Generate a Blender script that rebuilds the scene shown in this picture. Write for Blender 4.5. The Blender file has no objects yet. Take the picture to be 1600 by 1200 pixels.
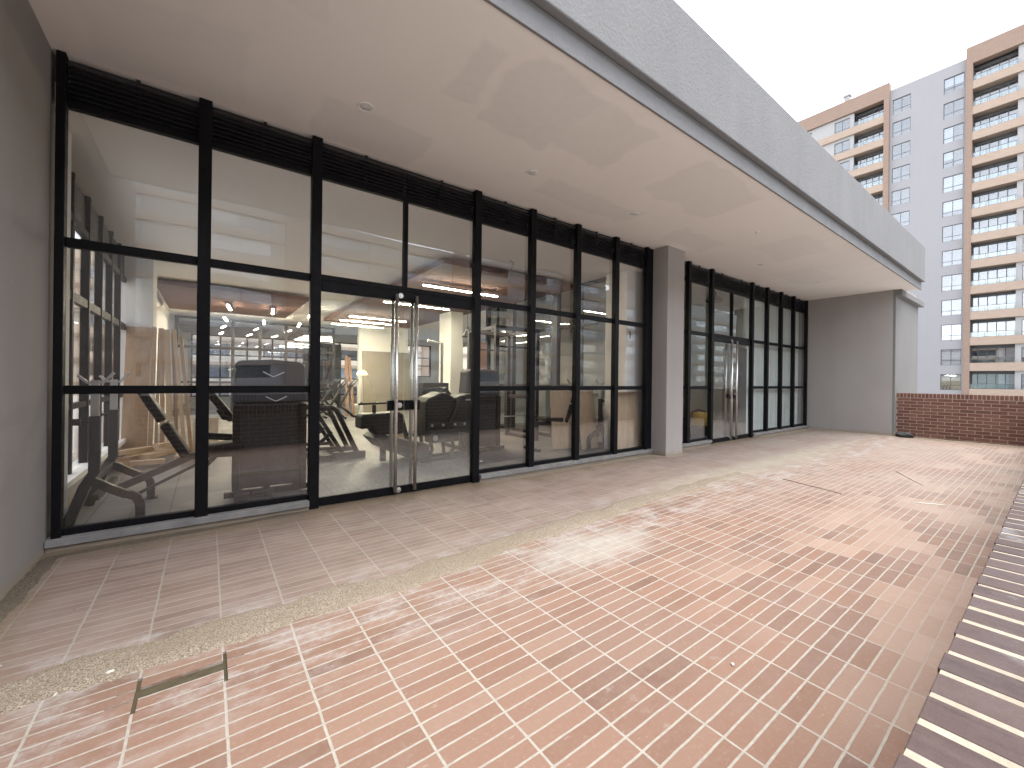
import bpy, bmesh, math, random
from mathutils import Vector, Matrix
random.seed(7)
R = math.radians
sc = bpy.context.scene
C = sc.collection
W = {}                      # world origin of each object built here

# ------------------------------------------------------------------ shape helpers
def nb(): return bmesh.new()

def box(bm, x0, x1, y0, y1, z0, z1, rot=None, piv=None):
    vs = [bm.verts.new((x, y, z)) for z in (z0, z1) for y in (y0, y1) for x in (x0, x1)]
    for f in ((0, 2, 3, 1), (4, 5, 7, 6), (0, 1, 5, 4), (2, 6, 7, 3), (0, 4, 6, 2), (1, 3, 7, 5)):
        bm.faces.new([vs[i] for i in f])
    if rot is not None:
        p = Vector(piv) if piv else Vector(((x0+x1)/2, (y0+y1)/2, (z0+z1)/2))
        for v in vs: v.co = rot @ (v.co - p) + p
    return vs

def bar(bm, a, b, w, h, up=(0, 0, 1)):
    a, b = Vector(a), Vector(b); d = (b-a).normalized(); u = Vector(up)
    if abs(d.dot(u)) > .98: u = Vector((0, 1, 0))
    s = d.cross(u).normalized(); u = s.cross(d).normalized()
    vs = []
    for p in (a, b):
        for i, j in ((-1, -1), (1, -1), (1, 1), (-1, 1)):
            vs.append(bm.verts.new(p + s*(i*w/2) + u*(j*h/2)))
    for f in ((3, 2, 1, 0), (4, 5, 6, 7), (0, 1, 5, 4), (1, 2, 6, 5), (2, 3, 7, 6), (3, 0, 4, 7)):
        bm.faces.new([vs[i] for i in f])
    return vs

def tube(bm, pts, r, seg=10, cap=True, w=None):
    pts = [Vector(p) for p in pts]; rings = []; prev = None
    for i, p in enumerate(pts):
        d = (pts[min(i+1, len(pts)-1)] - pts[max(i-1, 0)]).normalized()
        if prev is None:
            u = Vector((0, 0, 1)) if abs(d.z) < .9 else Vector((0, 1, 0))
        else: u = prev
        s = d.cross(u).normalized(); u = s.cross(d).normalized(); prev = u
        rr = r[i] if isinstance(r, (list, tuple)) else r
        rings.append([bm.verts.new(p + (s*math.cos(2*math.pi*k/seg) + u*math.sin(2*math.pi*k/seg))*rr) for k in range(seg)])
    for a, b in zip(rings, rings[1:]):
        for k in range(seg):
            f = bm.faces.new((a[k], a[(k+1) % seg], b[(k+1) % seg], b[k])); f.smooth = True
    if cap:
        bm.faces.new(rings[0][::-1]); bm.faces.new(rings[-1])

def sqtube(bm, pts, w, h, up=(0, 1, 0)):
    """rectangular section swept along a planar polyline; `up` = normal of its plane"""
    pts = [Vector(p) for p in pts]; up = Vector(up); rings = []
    for i, p in enumerate(pts):
        d = (pts[min(i+1, len(pts)-1)] - pts[max(i-1, 0)]).normalized()
        s = d.cross(up).normalized()
        rings.append([bm.verts.new(p + s*(i2*w/2) + up*(j2*h/2)) for i2, j2 in ((-1, -1), (1, -1), (1, 1), (-1, 1))])
    for a, b in zip(rings, rings[1:]):
        for k in range(4): bm.faces.new((a[k], a[(k+1) % 4], b[(k+1) % 4], b[k]))
    bm.faces.new(rings[0][::-1]); bm.faces.new(rings[-1])

def prism_y(bm, poly, y0, y1):      # poly of (x, z), extruded along y
    a = [bm.verts.new((x, y0, z)) for x, z in poly]; b = [bm.verts.new((x, y1, z)) for x, z in poly]
    n = len(poly)
    bm.faces.new(a); bm.faces.new(b[::-1])
    for k in range(n): bm.faces.new((a[k], b[k], b[(k+1) % n], a[(k+1) % n]))

def lathe(bm, prof, c, seg=20):     # prof of (r, z) round a vertical axis at c
    c = Vector(c); rings = []
    for r, z in prof:
        rings.append([bm.verts.new(c + Vector((r*math.cos(2*math.pi*k/seg), r*math.sin(2*math.pi*k/seg), z))) for k in range(seg)])
    for a, b in zip(rings, rings[1:]):
        for k in range(seg):
            f = bm.faces.new((a[k], a[(k+1) % seg], b[(k+1) % seg], b[k])); f.smooth = True
    bm.faces.new(rings[0][::-1]); bm.faces.new(rings[-1])

def disc_y(bm, c, r, y0, y1, seg=16):
    prism_y(bm, [(c[0]+r*math.cos(2*math.pi*k/seg), c[1]+r*math.sin(2*math.pi*k/seg)) for k in range(seg)], y0, y1)

def arc(cx, cz, r, a0, a1, n=8):
    return [(cx+r*math.cos(R(a0+(a1-a0)*k/n)), cz+r*math.sin(R(a0+(a1-a0)*k/n))) for k in range(n+1)]

def obj(name, bm, m, parent=None, bevel=0, base=None):
    bmesh.ops.recalc_face_normals(bm, faces=bm.faces)
    if parent is not None: o0 = W[parent]
    elif base is not None: o0 = Vector(base)
    else:
        xs = [v.co for v in bm.verts]
        o0 = Vector(((min(v.x for v in xs)+max(v.x for v in xs))/2, (min(v.y for v in xs)+max(v.y for v in xs))/2, min(v.z for v in xs)))
    bmesh.ops.translate(bm, verts=bm.verts, vec=-o0)
    me = bpy.data.meshes.new(name); bm.to_mesh(me); bm.free(); me.materials.append(m)
    o = bpy.data.objects.new(name, me); C.objects.link(o)
    if parent is not None: o.parent = parent
    else: o.location = o0
    W[o] = o0.copy()
    if bevel:
        b = o.modifiers.new('bevel', 'BEVEL'); b.width = bevel; b.segments = 2; b.limit_method = 'ANGLE'; b.angle_limit = R(40)
    return o

def tag(o, label, cat, group=None):
    o['label'] = label; o['category'] = cat
    if group: o['group'] = group
    return o
def thing(name, label, cat, loc=(0, 0, 0), group=None):
    o = bpy.data.objects.new(name, None); C.objects.link(o); o.location = loc; o.empty_display_size = .2
    W[o] = Vector(loc); return tag(o, label, cat, group)
def struct(name, bm, m, base=(0, 0, 0)):
    o = obj(name, bm, m, base=base); o['kind'] = 'structure'; return o
def stuff(name, bm, m, label, cat, base=(0, 0, 0)):
    o = obj(name, bm, m, base=base); o['kind'] = 'stuff'; return tag(o, label, cat)
def dup(root, loc, rotz=0, label=None, group=None, scale=None):
    r = root.copy(); C.objects.link(r); r.location = loc; r.rotation_euler = (0, 0, rotz)
    if scale: r.scale = scale
    if label: r['label'] = label
    if group: r['group'] = group
    W[r] = Vector(loc)
    for ch in list(root.children):
        c = ch.copy(); C.objects.link(c); c.parent = r
        for g in list(ch.children):
            d = g.copy(); C.objects.link(d); d.parent = c
    return r

# ------------------------------------------------------------------ material helpers
class N:
    def __init__(s, name):
        s.m = bpy.data.materials.new(name); s.m.use_nodes = True
        s.t = s.m.node_tree; s.b = s.t.nodes['Principled BSDF']; s.out = s.t.nodes['Material Output']
        s.tc = s.t.nodes.new('ShaderNodeTexCoord')
    def n(s, typ, **k):
        nd = s.t.nodes.new(typ)
        for a, v in k.items(): setattr(nd, a, v)
        return nd
    def put(s, sock, v):
        if v is None: return
        if isinstance(v, bpy.types.NodeSocket): s.t.links.new(v, sock)
        elif isinstance(v, (tuple, list)) and len(v) == 3 and sock.type == 'RGBA': sock.default_value = (*v, 1)
        else: sock.default_value = v
    def co(s, scale=(1, 1, 1), loc=(0, 0, 0), kind='Object', rot=(0, 0, 0)):
        mp = s.n('ShaderNodeMapping'); s.put(mp.inputs[0], s.tc.outputs[kind])
        mp.inputs['Location'].default_value = loc; mp.inputs['Scale'].default_value = scale; mp.inputs['Rotation'].default_value = rot
        return mp.outputs[0]
    def noise(s, scale, detail=3, rough=.5, vec=None, dist=0):
        nd = s.n('ShaderNodeTexNoise'); s.put(nd.inputs['Vector'], vec if vec is not None else s.tc.outputs['Object'])
        nd.inputs['Scale'].default_value = scale; nd.inputs['Detail'].default_value = detail
        nd.inputs['Roughness'].default_value = rough; nd.inputs['Distortion'].default_value = dist
        return nd.outputs['Fac']
    def vor(s, scale, vec=None, out='Distance', feat='F1'):
        nd = s.n('ShaderNodeTexVoronoi', feature=feat); s.put(nd.inputs['Vector'], vec if vec is not None else s.tc.outputs['Object'])
        nd.inputs['Scale'].default_value = scale
        return nd.outputs[out]
    def ramp(s, fac, *st):
        nd = s.n('ShaderNodeValToRGB'); s.put(nd.inputs[0], fac); e = nd.color_ramp.elements
        while len(e) < len(st): e.new(.5)
        for el, (p, c) in zip(e, st):
            el.position = p; el.color = (*c, 1) if isinstance(c, (tuple, list)) else (c, c, c, 1)
        return nd.outputs[0]
    def mix(s, fac, a, b, mode='MIX'):
        nd = s.n('ShaderNodeMix', data_type='RGBA', blend_type=mode)
        s.put(nd.inputs[0], fac); s.put(nd.inputs[6], a); s.put(nd.inputs[7], b)
        return nd.outputs[2]
    def math(s, op, a, b=None, c=None, clamp=False):
        nd = s.n('ShaderNodeMath', operation=op, use_clamp=clamp)
        s.put(nd.inputs[0], a); s.put(nd.inputs[1], b); s.put(nd.inputs[2], c)
        return nd.outputs[0]
    def sep(s, vec=None):
        nd = s.n('ShaderNodeSeparateXYZ'); s.put(nd.inputs[0], vec if vec is not None else s.tc.outputs['Object']); return nd.outputs
    def comb(s, x, y, z=0.):
        nd = s.n('ShaderNodeCombineXYZ'); s.put(nd.inputs[0], x); s.put(nd.inputs[1], y); s.put(nd.inputs[2], z); return nd.outputs[0]
    def rng(s, v, a, b, c=0., d=1.):
        nd = s.n('ShaderNodeMapRange', interpolation_type='SMOOTHSTEP'); s.put(nd.inputs[0], v)
        for i, x in enumerate((a, b, c, d)): nd.inputs[i+1].default_value = x
        return nd.outputs[0]
    def bump(s, h, strength=.5, dist=.01):
        nd = s.n('ShaderNodeBump'); s.put(nd.inputs['Height'], h); nd.inputs['Strength'].default_value = strength; nd.inputs['Distance'].default_value = dist
        s.put(s.b.inputs['Normal'], nd.outputs[0]); return nd.outputs[0]
    def set(s, col=None, rough=None, metal=None, spec=None):
        s.put(s.b.inputs['Base Color'], col); s.put(s.b.inputs['Roughness'], rough); s.put(s.b.inputs['Metallic'], metal)
        if spec is not None: s.b.inputs['Specular IOR Level'].default_value = spec
        return s.m

def simple(name, c1, c2, scale=3., rough=.6, bump=0, bscale=60., metal=0., spec=.5, bdist=.004, stretch=(1, 1, 1)):
    s = N(name); v = s.co(stretch)
    f = s.ramp(s.noise(scale, 5, .6, v), (.3, c1), (.7, c2))
    if bump: s.bump(s.noise(bscale, 4, .6, v), bump, bdist)
    rr = s.rng(s.noise(scale*3, 3), .2, .8, max(0, rough-.08), min(1, rough+.08))
    return s.set(f, rr, metal, spec)

def stucco(name, c, var=.06, bump=.5, bscale=90., blot=.8, base=False, bd=.006):
    s = N(name)
    big = s.noise(blot, 4, .6); fine = s.noise(bscale, 5, .65); streak = s.noise(1.1, 3, .6, s.co((3, 3, .25)))
    k = s.math('ADD', s.math('MULTIPLY', big, .6), s.math('MULTIPLY', streak, .4))
    col = s.ramp(k, (.3, tuple(x*(1-var) for x in c)), (.7, tuple(min(1, x*(1+var)) for x in c)))
    col = s.mix(s.rng(fine, .35, .7, 0, .16), col, tuple(x*.75 for x in c))
    if base:
        oz = s.sep()[2]
        k2 = s.rng(s.math('ADD', oz, s.math('MULTIPLY', s.noise(5, 6, .7), .35)), .36, .20)
        col = s.mix(s.math('MULTIPLY', k2, .7), col, (.30, .24, .165))
        sc_ = s.rng(s.noise(7, 5, .7, s.co((1, 1, .5), (4, 2, 7))), .70, .76)
        col = s.mix(s.math('MULTIPLY', sc_, .35), col, (.55, .53, .50))
    s.bump(fine, bump, bd)
    return s.set(col, .9, 0, .2)

M = {}
M['grey'] = stucco('grey_stucco', (.345, .322, .308), .07, .35, 120, .8, True)
M['fascia'] = stucco('fascia_stucco', (.205, .205, .207), .10, .75, 33, .8, False, .012)
M['grey_shaded'] = stucco('shaded_grey_stucco', (.265, .245, .232), .07, .35, 120, .8, True)  # same plaster as the other walls, with the left corner's shade in its colour
M['pier'] = stucco('pier_stucco', (.19, .186, .182), .07, .35, 110, .8, True)  # wall plaster darkened for the sky-lit face, to hold its brightness down
M['white_plaster'] = stucco('white_plaster', (.72, .71, .68), .03, .12, 140)
M['pale_green'] = stucco('pale_green_paint', (.80, .92, .87), .03, .1, 140)
M['black'] = simple('black_aluminium', (.0035, .0035, .0045), (.006, .006, .0075), 6, .5, .1, 300, spec=.14)
M['louvre'] = simple('dark_louvre', (.012, .012, .015), (.017, .017, .021), 6, .38, spec=.5)
M['steel'] = simple('brushed_steel', (.66, .65, .63), (.76, .75, .73), 40, .30, .05, 300, 1., stretch=(1, 1, .02))
M['dark_steel'] = simple('dark_steel', (.05, .05, .05), (.09, .09, .09), 20, .4, 0, 60, .8)
M['gym_black'] = simple('gym_black', (.004, .004, .0045), (.008, .008, .008), 8, .5, .15, 200, spec=.35)
M['gym_grey'] = simple('gym_charcoal_paint', (.024, .024, .027), (.034, .034, .037), 8, .45, spec=.35)
M['shroud'] = simple('blue_grey_plastic', (.048, .054, .068), (.060, .067, .081), 5, .5, .08, 300, spec=.35)
M['vinyl'] = simple('black_vinyl', (.004, .004, .004), (.008, .008, .008), 10, .45, .3, 250, spec=.35)
M['silver'] = simple('silver_paint', (.42, .42, .42), (.52, .52, .52), 8, .35, 0, 60, .6)
M['rubber'] = simple('rubber', (.02, .02, .02), (.03, .03, .03), 10, .8)
M['white_paint'] = simple('white_paint', (.78, .77, .74), (.84, .83, .80), 4, .5)
M['sill'] = simple('grey_stone_sill', (.17, .165, .16), (.26, .25, .24), 7, .75, .3, 120)
M['yellow'] = simple('yellow_plastic', (.42, .27, .04), (.50, .33, .06), 5, .5)
M['stone'] = simple('dark_stone', (.03, .032, .032), (.08, .082, .08), 14, .9, .8, 40, bdist=.02)
M['plaster_chip'] = simple('plaster_chip', (.50, .47, .42), (.58, .55, .50), 30, .9, .4, 80)
M['rust'] = simple('rusty_rod', (.20, .12, .09), (.30, .20, .15), 40, .85, .3, 200)

def woodmat(name, c1, c2, axis=2, rough=.6, k=1.):
    st = [9*k, 9*k, 9*k]; st[axis] = .7*k
    s = N(name); v = s.co(tuple(st)); g = s.noise(2.2, 6, .62, v, .6)
    col = s.ramp(g, (.28, c1), (.72, c2))
    col = s.mix(s.rng(s.noise(.9, 2), .4, .65, 0, .25), col, c1)
    s.bump(g, .12, .003)
    return s.set(col, rough, 0, .3)
M['board'] = woodmat('tan_fibreboard', (.36, .235, .14), (.47, .32, .20))
M['board2'] = woodmat('light_plank', (.45, .315, .195), (.56, .41, .27))
M['plank_dark'] = woodmat('brown_plank', (.115, .066, .043), (.18, .105, .072))
M['ply'] = woodmat('pale_plywood', (.44, .335, .225), (.60, .475, .335))
M['ceil_wood'] = woodmat('ceiling_wood', (.10, .048, .034), (.165, .082, .058), 0, .85)
M['card'] = simple('cut_timber', (.48, .34, .22), (.62, .46, .31), 6, .8, .2, 80)
M['orange_board'] = woodmat('orange_brown_board', (.25, .15, .105), (.33, .20, .145))
M['mdf'] = simple('mdf_sheet', (.22, .195, .155), (.26, .23, .185), 3, .6)

# soffit: painted plasterboard with greyer repaired patches
s = N('soffit_paint')
wv = s.n('ShaderNodeTexNoise'); wv.inputs['Scale'].default_value = 1.7; wv.inputs['Detail'].default_value = 4; s.put(wv.inputs['Vector'], s.tc.outputs['Object'])
va = s.n('ShaderNodeVectorMath', operation='MULTIPLY_ADD'); s.put(va.inputs[0], wv.outputs['Color']); va.inputs[1].default_value = (.42, .42, 0); s.put(va.inputs[2], s.tc.outputs['Object'])
sx_, sy_, _z = s.sep(va.outputs[0])
patch = None
for q0, q1, q2, q3, k in ((.85, 1.95, 4.0, 4.75, .9), (1.65, 1.95, 2.65, 3.3, .9), (2.05, 2.95, 2.52, 3.5, 1.), (2.75, 3.75, 2.55, 3.35, .8), (4.6, 6.2, 2.5, 3.4, .75), (-.8, .2, 3.7, 4.7, .5),
                          (3.5, 5.3, 3.9, 4.35, .8), (6.4, 7.7, 3.8, 4.3, .8), (8.2, 9.6, 2.7, 3.6, .6), (10.6, 12.4, 3.3, 4.2, .55), (-.6, .7, 2.6, 3.2, .5)):
    ox, oy = -7+.21, -3.5+.21
    m_ = s.math('MULTIPLY', s.math('MULTIPLY', s.rng(sx_, q0+ox-.03, q0+ox+.03), s.rng(sx_, q1+ox+.03, q1+ox-.03)), s.math('MULTIPLY', s.rng(sy_, q2+oy-.03, q2+oy+.03), s.rng(sy_, q3+oy+.03, q3+oy-.03)))
    m_ = s.math('MULTIPLY', m_, k); patch = m_ if patch is None else s.math('MAXIMUM', patch, m_)
patch = s.math('MULTIPLY', patch, s.rng(s.noise(9, 5, .7), .25, .6, .55, 1.))
base = s.ramp(s.noise(.6, 4), (.3, (.84, .80, .765)), (.7, (.875, .835, .80)))
col = s.mix(s.math('MULTIPLY', patch, .55), base, (.70, .69, .67))
col = s.mix(s.rng(s.noise(2.6, 5, .6), .52, .75, 0, .2), col, (.72, .69, .655))
s.bump(s.noise(45, 4), .08, .004)
M['soffit'] = s.set(col, .85, 0, .2)
s = N('interior_ceiling'); M['ceil'] = s.set(s.ramp(s.noise(.5, 3), (.3, (.82, .795, .77)), (.7, (.86, .835, .81))), .85, 0, .2)

# glass (two-sided architectural pane: clear straight-through + Schlick mirror with slow waviness)
def glassmat(name, tint, f0=.05, wav=.05, dirt=.03, wscale=.8, low=0.):
    s = N(name); s.t.nodes.remove(s.b)
    tr = s.n('ShaderNodeBsdfTransparent'); s.put(tr.inputs[0], tint)
    gl = s.n('ShaderNodeBsdfGlossy'); gl.inputs['Roughness'].default_value = 0.0; s.put(gl.inputs[0], (1, 1, 1))
    bp = s.n('ShaderNodeBump'); bp.inputs['Strength'].default_value = wav; bp.inputs['Distance'].default_value = .12
    s.put(bp.inputs['Height'], s.noise(wscale, 1, .4)); s.put(gl.inputs['Normal'], bp.outputs[0])
    lw = s.n('ShaderNodeLayerWeight'); lw.inputs['Blend'].default_value = .5
    f = s.math('ADD', s.math('MULTIPLY', s.math('POWER', lw.outputs['Facing'], 5.), 1-f0), f0, clamp=True)
    mx = s.n('ShaderNodeMixShader'); s.put(mx.inputs[0], f); s.put(mx.inputs[1], tr.outputs[0]); s.put(mx.inputs[2], gl.outputs[0])
    df = s.n('ShaderNodeBsdfDiffuse'); s.put(df.inputs[0], (.62, .58, .53))
    m2 = s.n('ShaderNodeMixShader')
    d = s.math('ADD', s.math('MULTIPLY', s.rng(s.noise(60, 4, .7), .45, .8), dirt*1.2), s.math('MULTIPLY', s.rng(s.noise(1.7, 4, .6), .4, .8), dirt*1.2))
    if low:
        d = s.math('ADD', d, s.math('MULTIPLY', s.math('MULTIPLY', s.rng(s.math('ADD', s.sep()[2], s.math('MULTIPLY', s.noise(2.5, 3), .5)), 1.05, .35), s.rng(s.noise(75, 4, .75), .36, .62)), low))
    s.put(m2.inputs[0], d); s.put(m2.inputs[1], mx.outputs[0]); s.put(m2.inputs[2], df.outputs[0])
    s.put(s.out.inputs[0], m2.outputs[0]); return s.m
M['glass'] = glassmat('clear_glass', (.95, .95, .95), .066, .055, .012)
M['glass_door'] = glassmat('door_glass', (.92, .94, .93), .05, .02, .03, .8, .30)
M['glass_far'] = glassmat('far_window_glass', (.80, .84, .88), .15, .006, .02, .5)
s = N('railing_glass'); M['glass_rail'] = glassmat('railing_glass', (.80, .86, .87), .09, .01, .06)

# ------------------------------------------------------------------ terrace floor
TW, TH = .3145, .0755
X0, Y0 = .0785, 2.380      # a cross joint and a long joint run through these
s = N('terracotta_tiles')
wob = s.n('ShaderNodeTexNoise'); wob.inputs['Scale'].default_value = 7.; s.put(wob.inputs['Vector'], s.tc.outputs['Object'])
vm = s.n('ShaderNodeVectorMath', operation='MULTIPLY_ADD'); s.put(vm.inputs[0], wob.outputs['Color']); vm.inputs[1].default_value = (.007, .007, 0); s.put(vm.inputs[2], s.tc.outputs['Object'])
x, y, z = s.sep(vm.outputs[0])
u = s.math('DIVIDE', s.math('SUBTRACT', x, X0), TW); v = s.math('DIVIDE', s.math('SUBTRACT', y, Y0), TH)
iu, iv = s.math('FLOOR', u), s.math('FLOOR', v); fu, fv = s.math('FRACT', u), s.math('FRACT', v)
du = s.math('MULTIPLY', s.math('MINIMUM', fu, s.math('SUBTRACT', 1., fu)), TW)
dv = s.math('MULTIPLY', s.math('MINIMUM', fv, s.math('SUBTRACT', 1., fv)), TH)
edge = s.math('ADD', s.math('MINIMUM', s.math('MULTIPLY', du, .85), dv), s.math('MULTIPLY', s.math('SUBTRACT', s.noise(38, 4, .6), .5), .0022))
joint = s.rng(edge, .0036, .0056, 1, 0)
wn = s.n('ShaderNodeTexWhiteNoise', noise_dimensions='2D'); s.put(wn.inputs['Vector'], s.comb(iu, iv))
rnd = wn.outputs['Value']
px, py, pz = s.sep()
tile = s.ramp(rnd, (0, (0.154, 0.091, 0.068)), (.12, (0.189, 0.109, 0.078)), (.5, (0.219, 0.127, 0.091)), (.85, (0.237, 0.144, 0.104)), (1, (0.254, 0.166, 0.125)))
tile = s.mix(s.rng(s.noise(16, 5, .65), .35, .7, 0, .35), tile, (0.224, 0.150, 0.114))
tile = s.mix(s.rng(s.noise(1.1, 4, .6), .42, .62, 0, .45), tile, (0.224, 0.152, 0.123))
jcol = s.ramp(s.noise(30, 4), (.3, (0.296, 0.268, 0.229)), (.7, (0.372, 0.344, 0.298)))
zone = s.math('MULTIPLY', s.rng(s.math('ADD', px, s.math('MULTIPLY', s.noise(.7, 3), 1.2)), 2.4, 3.6), s.rng(s.math('ADD', py, s.math('MULTIPLY', s.noise(.9, 3), 1.0)), 2.4, 1.5))
# patches of tiles set and grouted in their own paler or browner batch, following the tile grid
cell = s.comb(s.math('MULTIPLY', iu, .33), s.math('MULTIPLY', s.math('ADD', iv, s.math('MULTIPLY', rnd, 1.2)), .13))
pn0 = s.n('ShaderNodeTexNoise', noise_dimensions='2D'); pn0.inputs['Scale'].default_value = 1.0; pn0.inputs['Detail'].default_value = 1; s.put(pn0.inputs['Vector'], cell)
pv = pn0.outputs['Fac']
pale = s.math('MULTIPLY', s.rng(pv, .50, .56), zone); dark = s.math('MULTIPLY', s.rng(pv, .43, .38), s.math('ADD', s.math('MULTIPLY', zone, .55), .10))
tile = s.mix(s.math('MULTIPLY', pale, .8), tile, s.ramp(s.math('ADD', s.math('MULTIPLY', rnd, .5), s.math('MULTIPLY', s.noise(3, 4), .5)), (.2, (0.296, 0.205, 0.156)), (.8, (0.334, 0.244, 0.194))))
tile = s.mix(s.math('MULTIPLY', dark, .5), tile, (0.160, 0.109, 0.090))
jcol = s.mix(s.math('MULTIPLY', pale, .78), jcol, (0.302, 0.228, 0.184))
col = s.mix(joint, tile, jcol)
fine = s.noise(55, 5, .7)
col = s.mix(s.rng(fine, .5, .78, 0, .22), col, (.40, .33, .28)); col = s.mix(s.rng(fine, .46, .24, 0, .20), col, (.17, .10, .075))
scw = s.math('MULTIPLY', s.rng(s.noise(11, 6, .75, s.co((1, 3.2, 1), (0, 0, 0), 'Object', (0, 0, .5))), .60, .70), s.rng(s.noise(1.6, 3), .42, .6))
col = s.mix(s.math('MULTIPLY', scw, .4), col, (.47, .41, .36))
# dirt film under the canopy, pale plaster dust either side of the sand ridge
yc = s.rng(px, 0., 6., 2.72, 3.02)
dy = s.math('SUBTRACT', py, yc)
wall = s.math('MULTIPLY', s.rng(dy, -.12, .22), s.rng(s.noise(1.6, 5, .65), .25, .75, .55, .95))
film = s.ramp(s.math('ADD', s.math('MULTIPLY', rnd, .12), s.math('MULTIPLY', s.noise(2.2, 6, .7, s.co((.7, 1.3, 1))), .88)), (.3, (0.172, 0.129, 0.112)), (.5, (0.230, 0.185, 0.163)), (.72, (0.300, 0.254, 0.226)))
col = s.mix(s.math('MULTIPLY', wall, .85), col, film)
col = s.mix(s.math('MULTIPLY', s.math('MULTIPLY', joint, s.rng(dy, -.1, .3)), .55), col, (0.296, 0.261, 0.232))
far = s.math('MULTIPLY', s.rng(px, 3.5, 8.5), s.rng(s.noise(.8, 5, .6), .3, .7, .25, .85))
col = s.mix(s.math('MULTIPLY', far, .6), col, (0.296, 0.255, 0.221))
pn = s.noise(2.6, 7, .72, s.co((1, 1.8, 1)))
band = s.math('MULTIPLY', s.rng(dy, -1.0, -.35), s.rng(dy, .5, .05))
scr = s.rng(s.noise(26, 4, .7), .35, .62, .35, 1.)
pl = s.math('MULTIPLY', s.math('MULTIPLY', band, s.rng(pn, .44, .64)), scr)
spot = s.n('ShaderNodeVectorMath', operation='DISTANCE'); s.put(spot.inputs[0], s.co((.62, 1.5, 0), (0, 0, 0))); spot.inputs[1].default_value = (1.62, 3.52, 0)
sp = s.rng(s.math('ADD', spot.outputs['Value'], s.math('MULTIPLY', s.noise(5, 7, .75), .8)), .98, .55)
col = s.mix(s.math('MULTIPLY', pl, .8), col, (0.366, 0.344, 0.326))
col = s.mix(s.math('MULTIPLY', sp, .62), col, s.ramp(s.noise(20, 4), (.3, (0.347, 0.327, 0.291)), (.7, (0.411, 0.393, 0.354))))
# stray sand grains, and the thin yellow film the ridge runs out into
gr = s.math('MULTIPLY', s.rng(s.vor(150), .34, .22), s.rng(s.math('ADD', s.math('ABSOLUTE', dy), s.math('MULTIPLY', s.noise(4, 4), .25)), .42, .24))
col = s.mix(s.math('MULTIPLY', gr, .85), col, (0.282, 0.244, 0.187))
run = s.math('MULTIPLY', s.math('MULTIPLY', s.rng(px, 3.6, 5.5), s.rng(px, 14., 9.)), s.rng(s.math('ADD', s.math('ABSOLUTE', s.math('SUBTRACT', dy, .05)), s.math('MULTIPLY', s.noise(2.5, 5, .65), .8)), .85, .35))
col = s.mix(s.math('MULTIPLY', run, .7), col, (0.321, 0.287, 0.225))
drift = s.rng(s.math('ADD', py, s.math('MULTIPLY', s.noise(3, 5, .65), .55)), 4.5, 5.0)
drift = s.math('MAXIMUM', drift, s.rng(s.math('SUBTRACT', px, s.math('MULTIPLY', s.noise(3, 5, .65), .5)), -.95, -1.3))
drift = s.math('MAXIMUM', drift, s.rng(s.math('ADD', px, s.math('MULTIPLY', s.noise(3, 5, .65), .6)), 14.7, 15.3))
col = s.mix(s.math('MULTIPLY', drift, .85), col, s.ramp(s.noise(40, 4, .7), (.3, (0.142, 0.102, 0.066)), (.7, (0.218, 0.169, 0.114))))
specks = s.rng(s.vor(16), .035, .02)
col = s.mix(s.math('MULTIPLY', specks, s.rng(s.noise(1.3, 3), .5, .6)), col, (0.372, 0.344, 0.312))
stain = s.rng(s.noise(7, 6, .72, s.co((1, 1, 1), (2, 9, 0))), .60, .72)
col = s.mix(s.math('MULTIPLY', stain, .45), col, (0.308, 0.264, 0.236))
chipm = s.math('MULTIPLY', joint, s.rng(s.noise(9, 3, .6, s.co((1, 1, 1), (8, 3, 0))), .70, .74))
col = s.mix(s.math('MULTIPLY', chipm, .8), col, (0.077, 0.046, 0.035))
hgt = s.math('ADD', s.math('MULTIPLY', s.rng(edge, .0020, .0075), 1.), s.math('MULTIPLY', s.noise(60, 5, .65), .25))
s.bump(hgt, .35, .004)
M['tile'] = s.set(col, s.rng(s.noise(5, 4), .3, .7, .55, .8), 0, .3)

# the sheet is cut round the gap where one tile and its joints are missing
holes = [(-.246, .0880, 2.3800, 2.4565), (-.246, -.230, 2.285, 2.3800), (-.246, -.230, 2.4565, 2.535),
         (.0725, .0880, 2.285, 2.3800), (.0725, .0880, 2.4565, 2.535),
         (-.335, -.246, 2.3720, 2.3800), (-.31, -.246, 2.4505, 2.4565), (.0880, .16, 2.4505, 2.4565), (.0880, .125, 2.3800, 2.3870), (-.02, .0725, 2.3045, 2.3100)]
def grid_floor(x0, x1, y0, y1, holes):
    xs = sorted({x0, x1, *[h[0] for h in holes], *[h[1] for h in holes]})
    ys = sorted({y0, y1, *[h[2] for h in holes], *[h[3] for h in holes]})
    bm = nb(); V = {}
    def vv(a, b):
        if (a, b) not in V: V[(a, b)] = bm.verts.new((a, b, 0))
        return V[(a, b)]
    for xa, xb in zip(xs, xs[1:]):
        for ya, yb in zip(ys, ys[1:]):
            cx, cy = (xa+xb)/2, (ya+yb)/2
            if any(h[0] < cx < h[1] and h[2] < cy < h[3] for h in holes): continue
            bm.faces.new((vv(xa, ya), vv(xb, ya), vv(xb, yb), vv(xa, yb)))
    ed = [e for e in bm.edges if e.is_boundary and all(x0+.01 < v.co.x < x1-.01 and y0+.01 < v.co.y < y1-.01 for v in e.verts)]
    r = bmesh.ops.extrude_edge_only(bm, edges=ed)
    for g in r['geom']:
        if isinstance(g, bmesh.types.BMVert): g.co.z = -.012
    return bm
struct('terrace_floor', grid_floor(-1.05, 15.2, .05, 4.90, holes), M['tile'])
bm = nb(); box(bm, -.5, .3, 2.2, 2.6, -.05, -.0105)
struct('mortar_bed', bm, simple('wet_mortar_bed', (.050, .040, .021), (.085, .068, .038), 18, .7, .4, 60))
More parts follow.
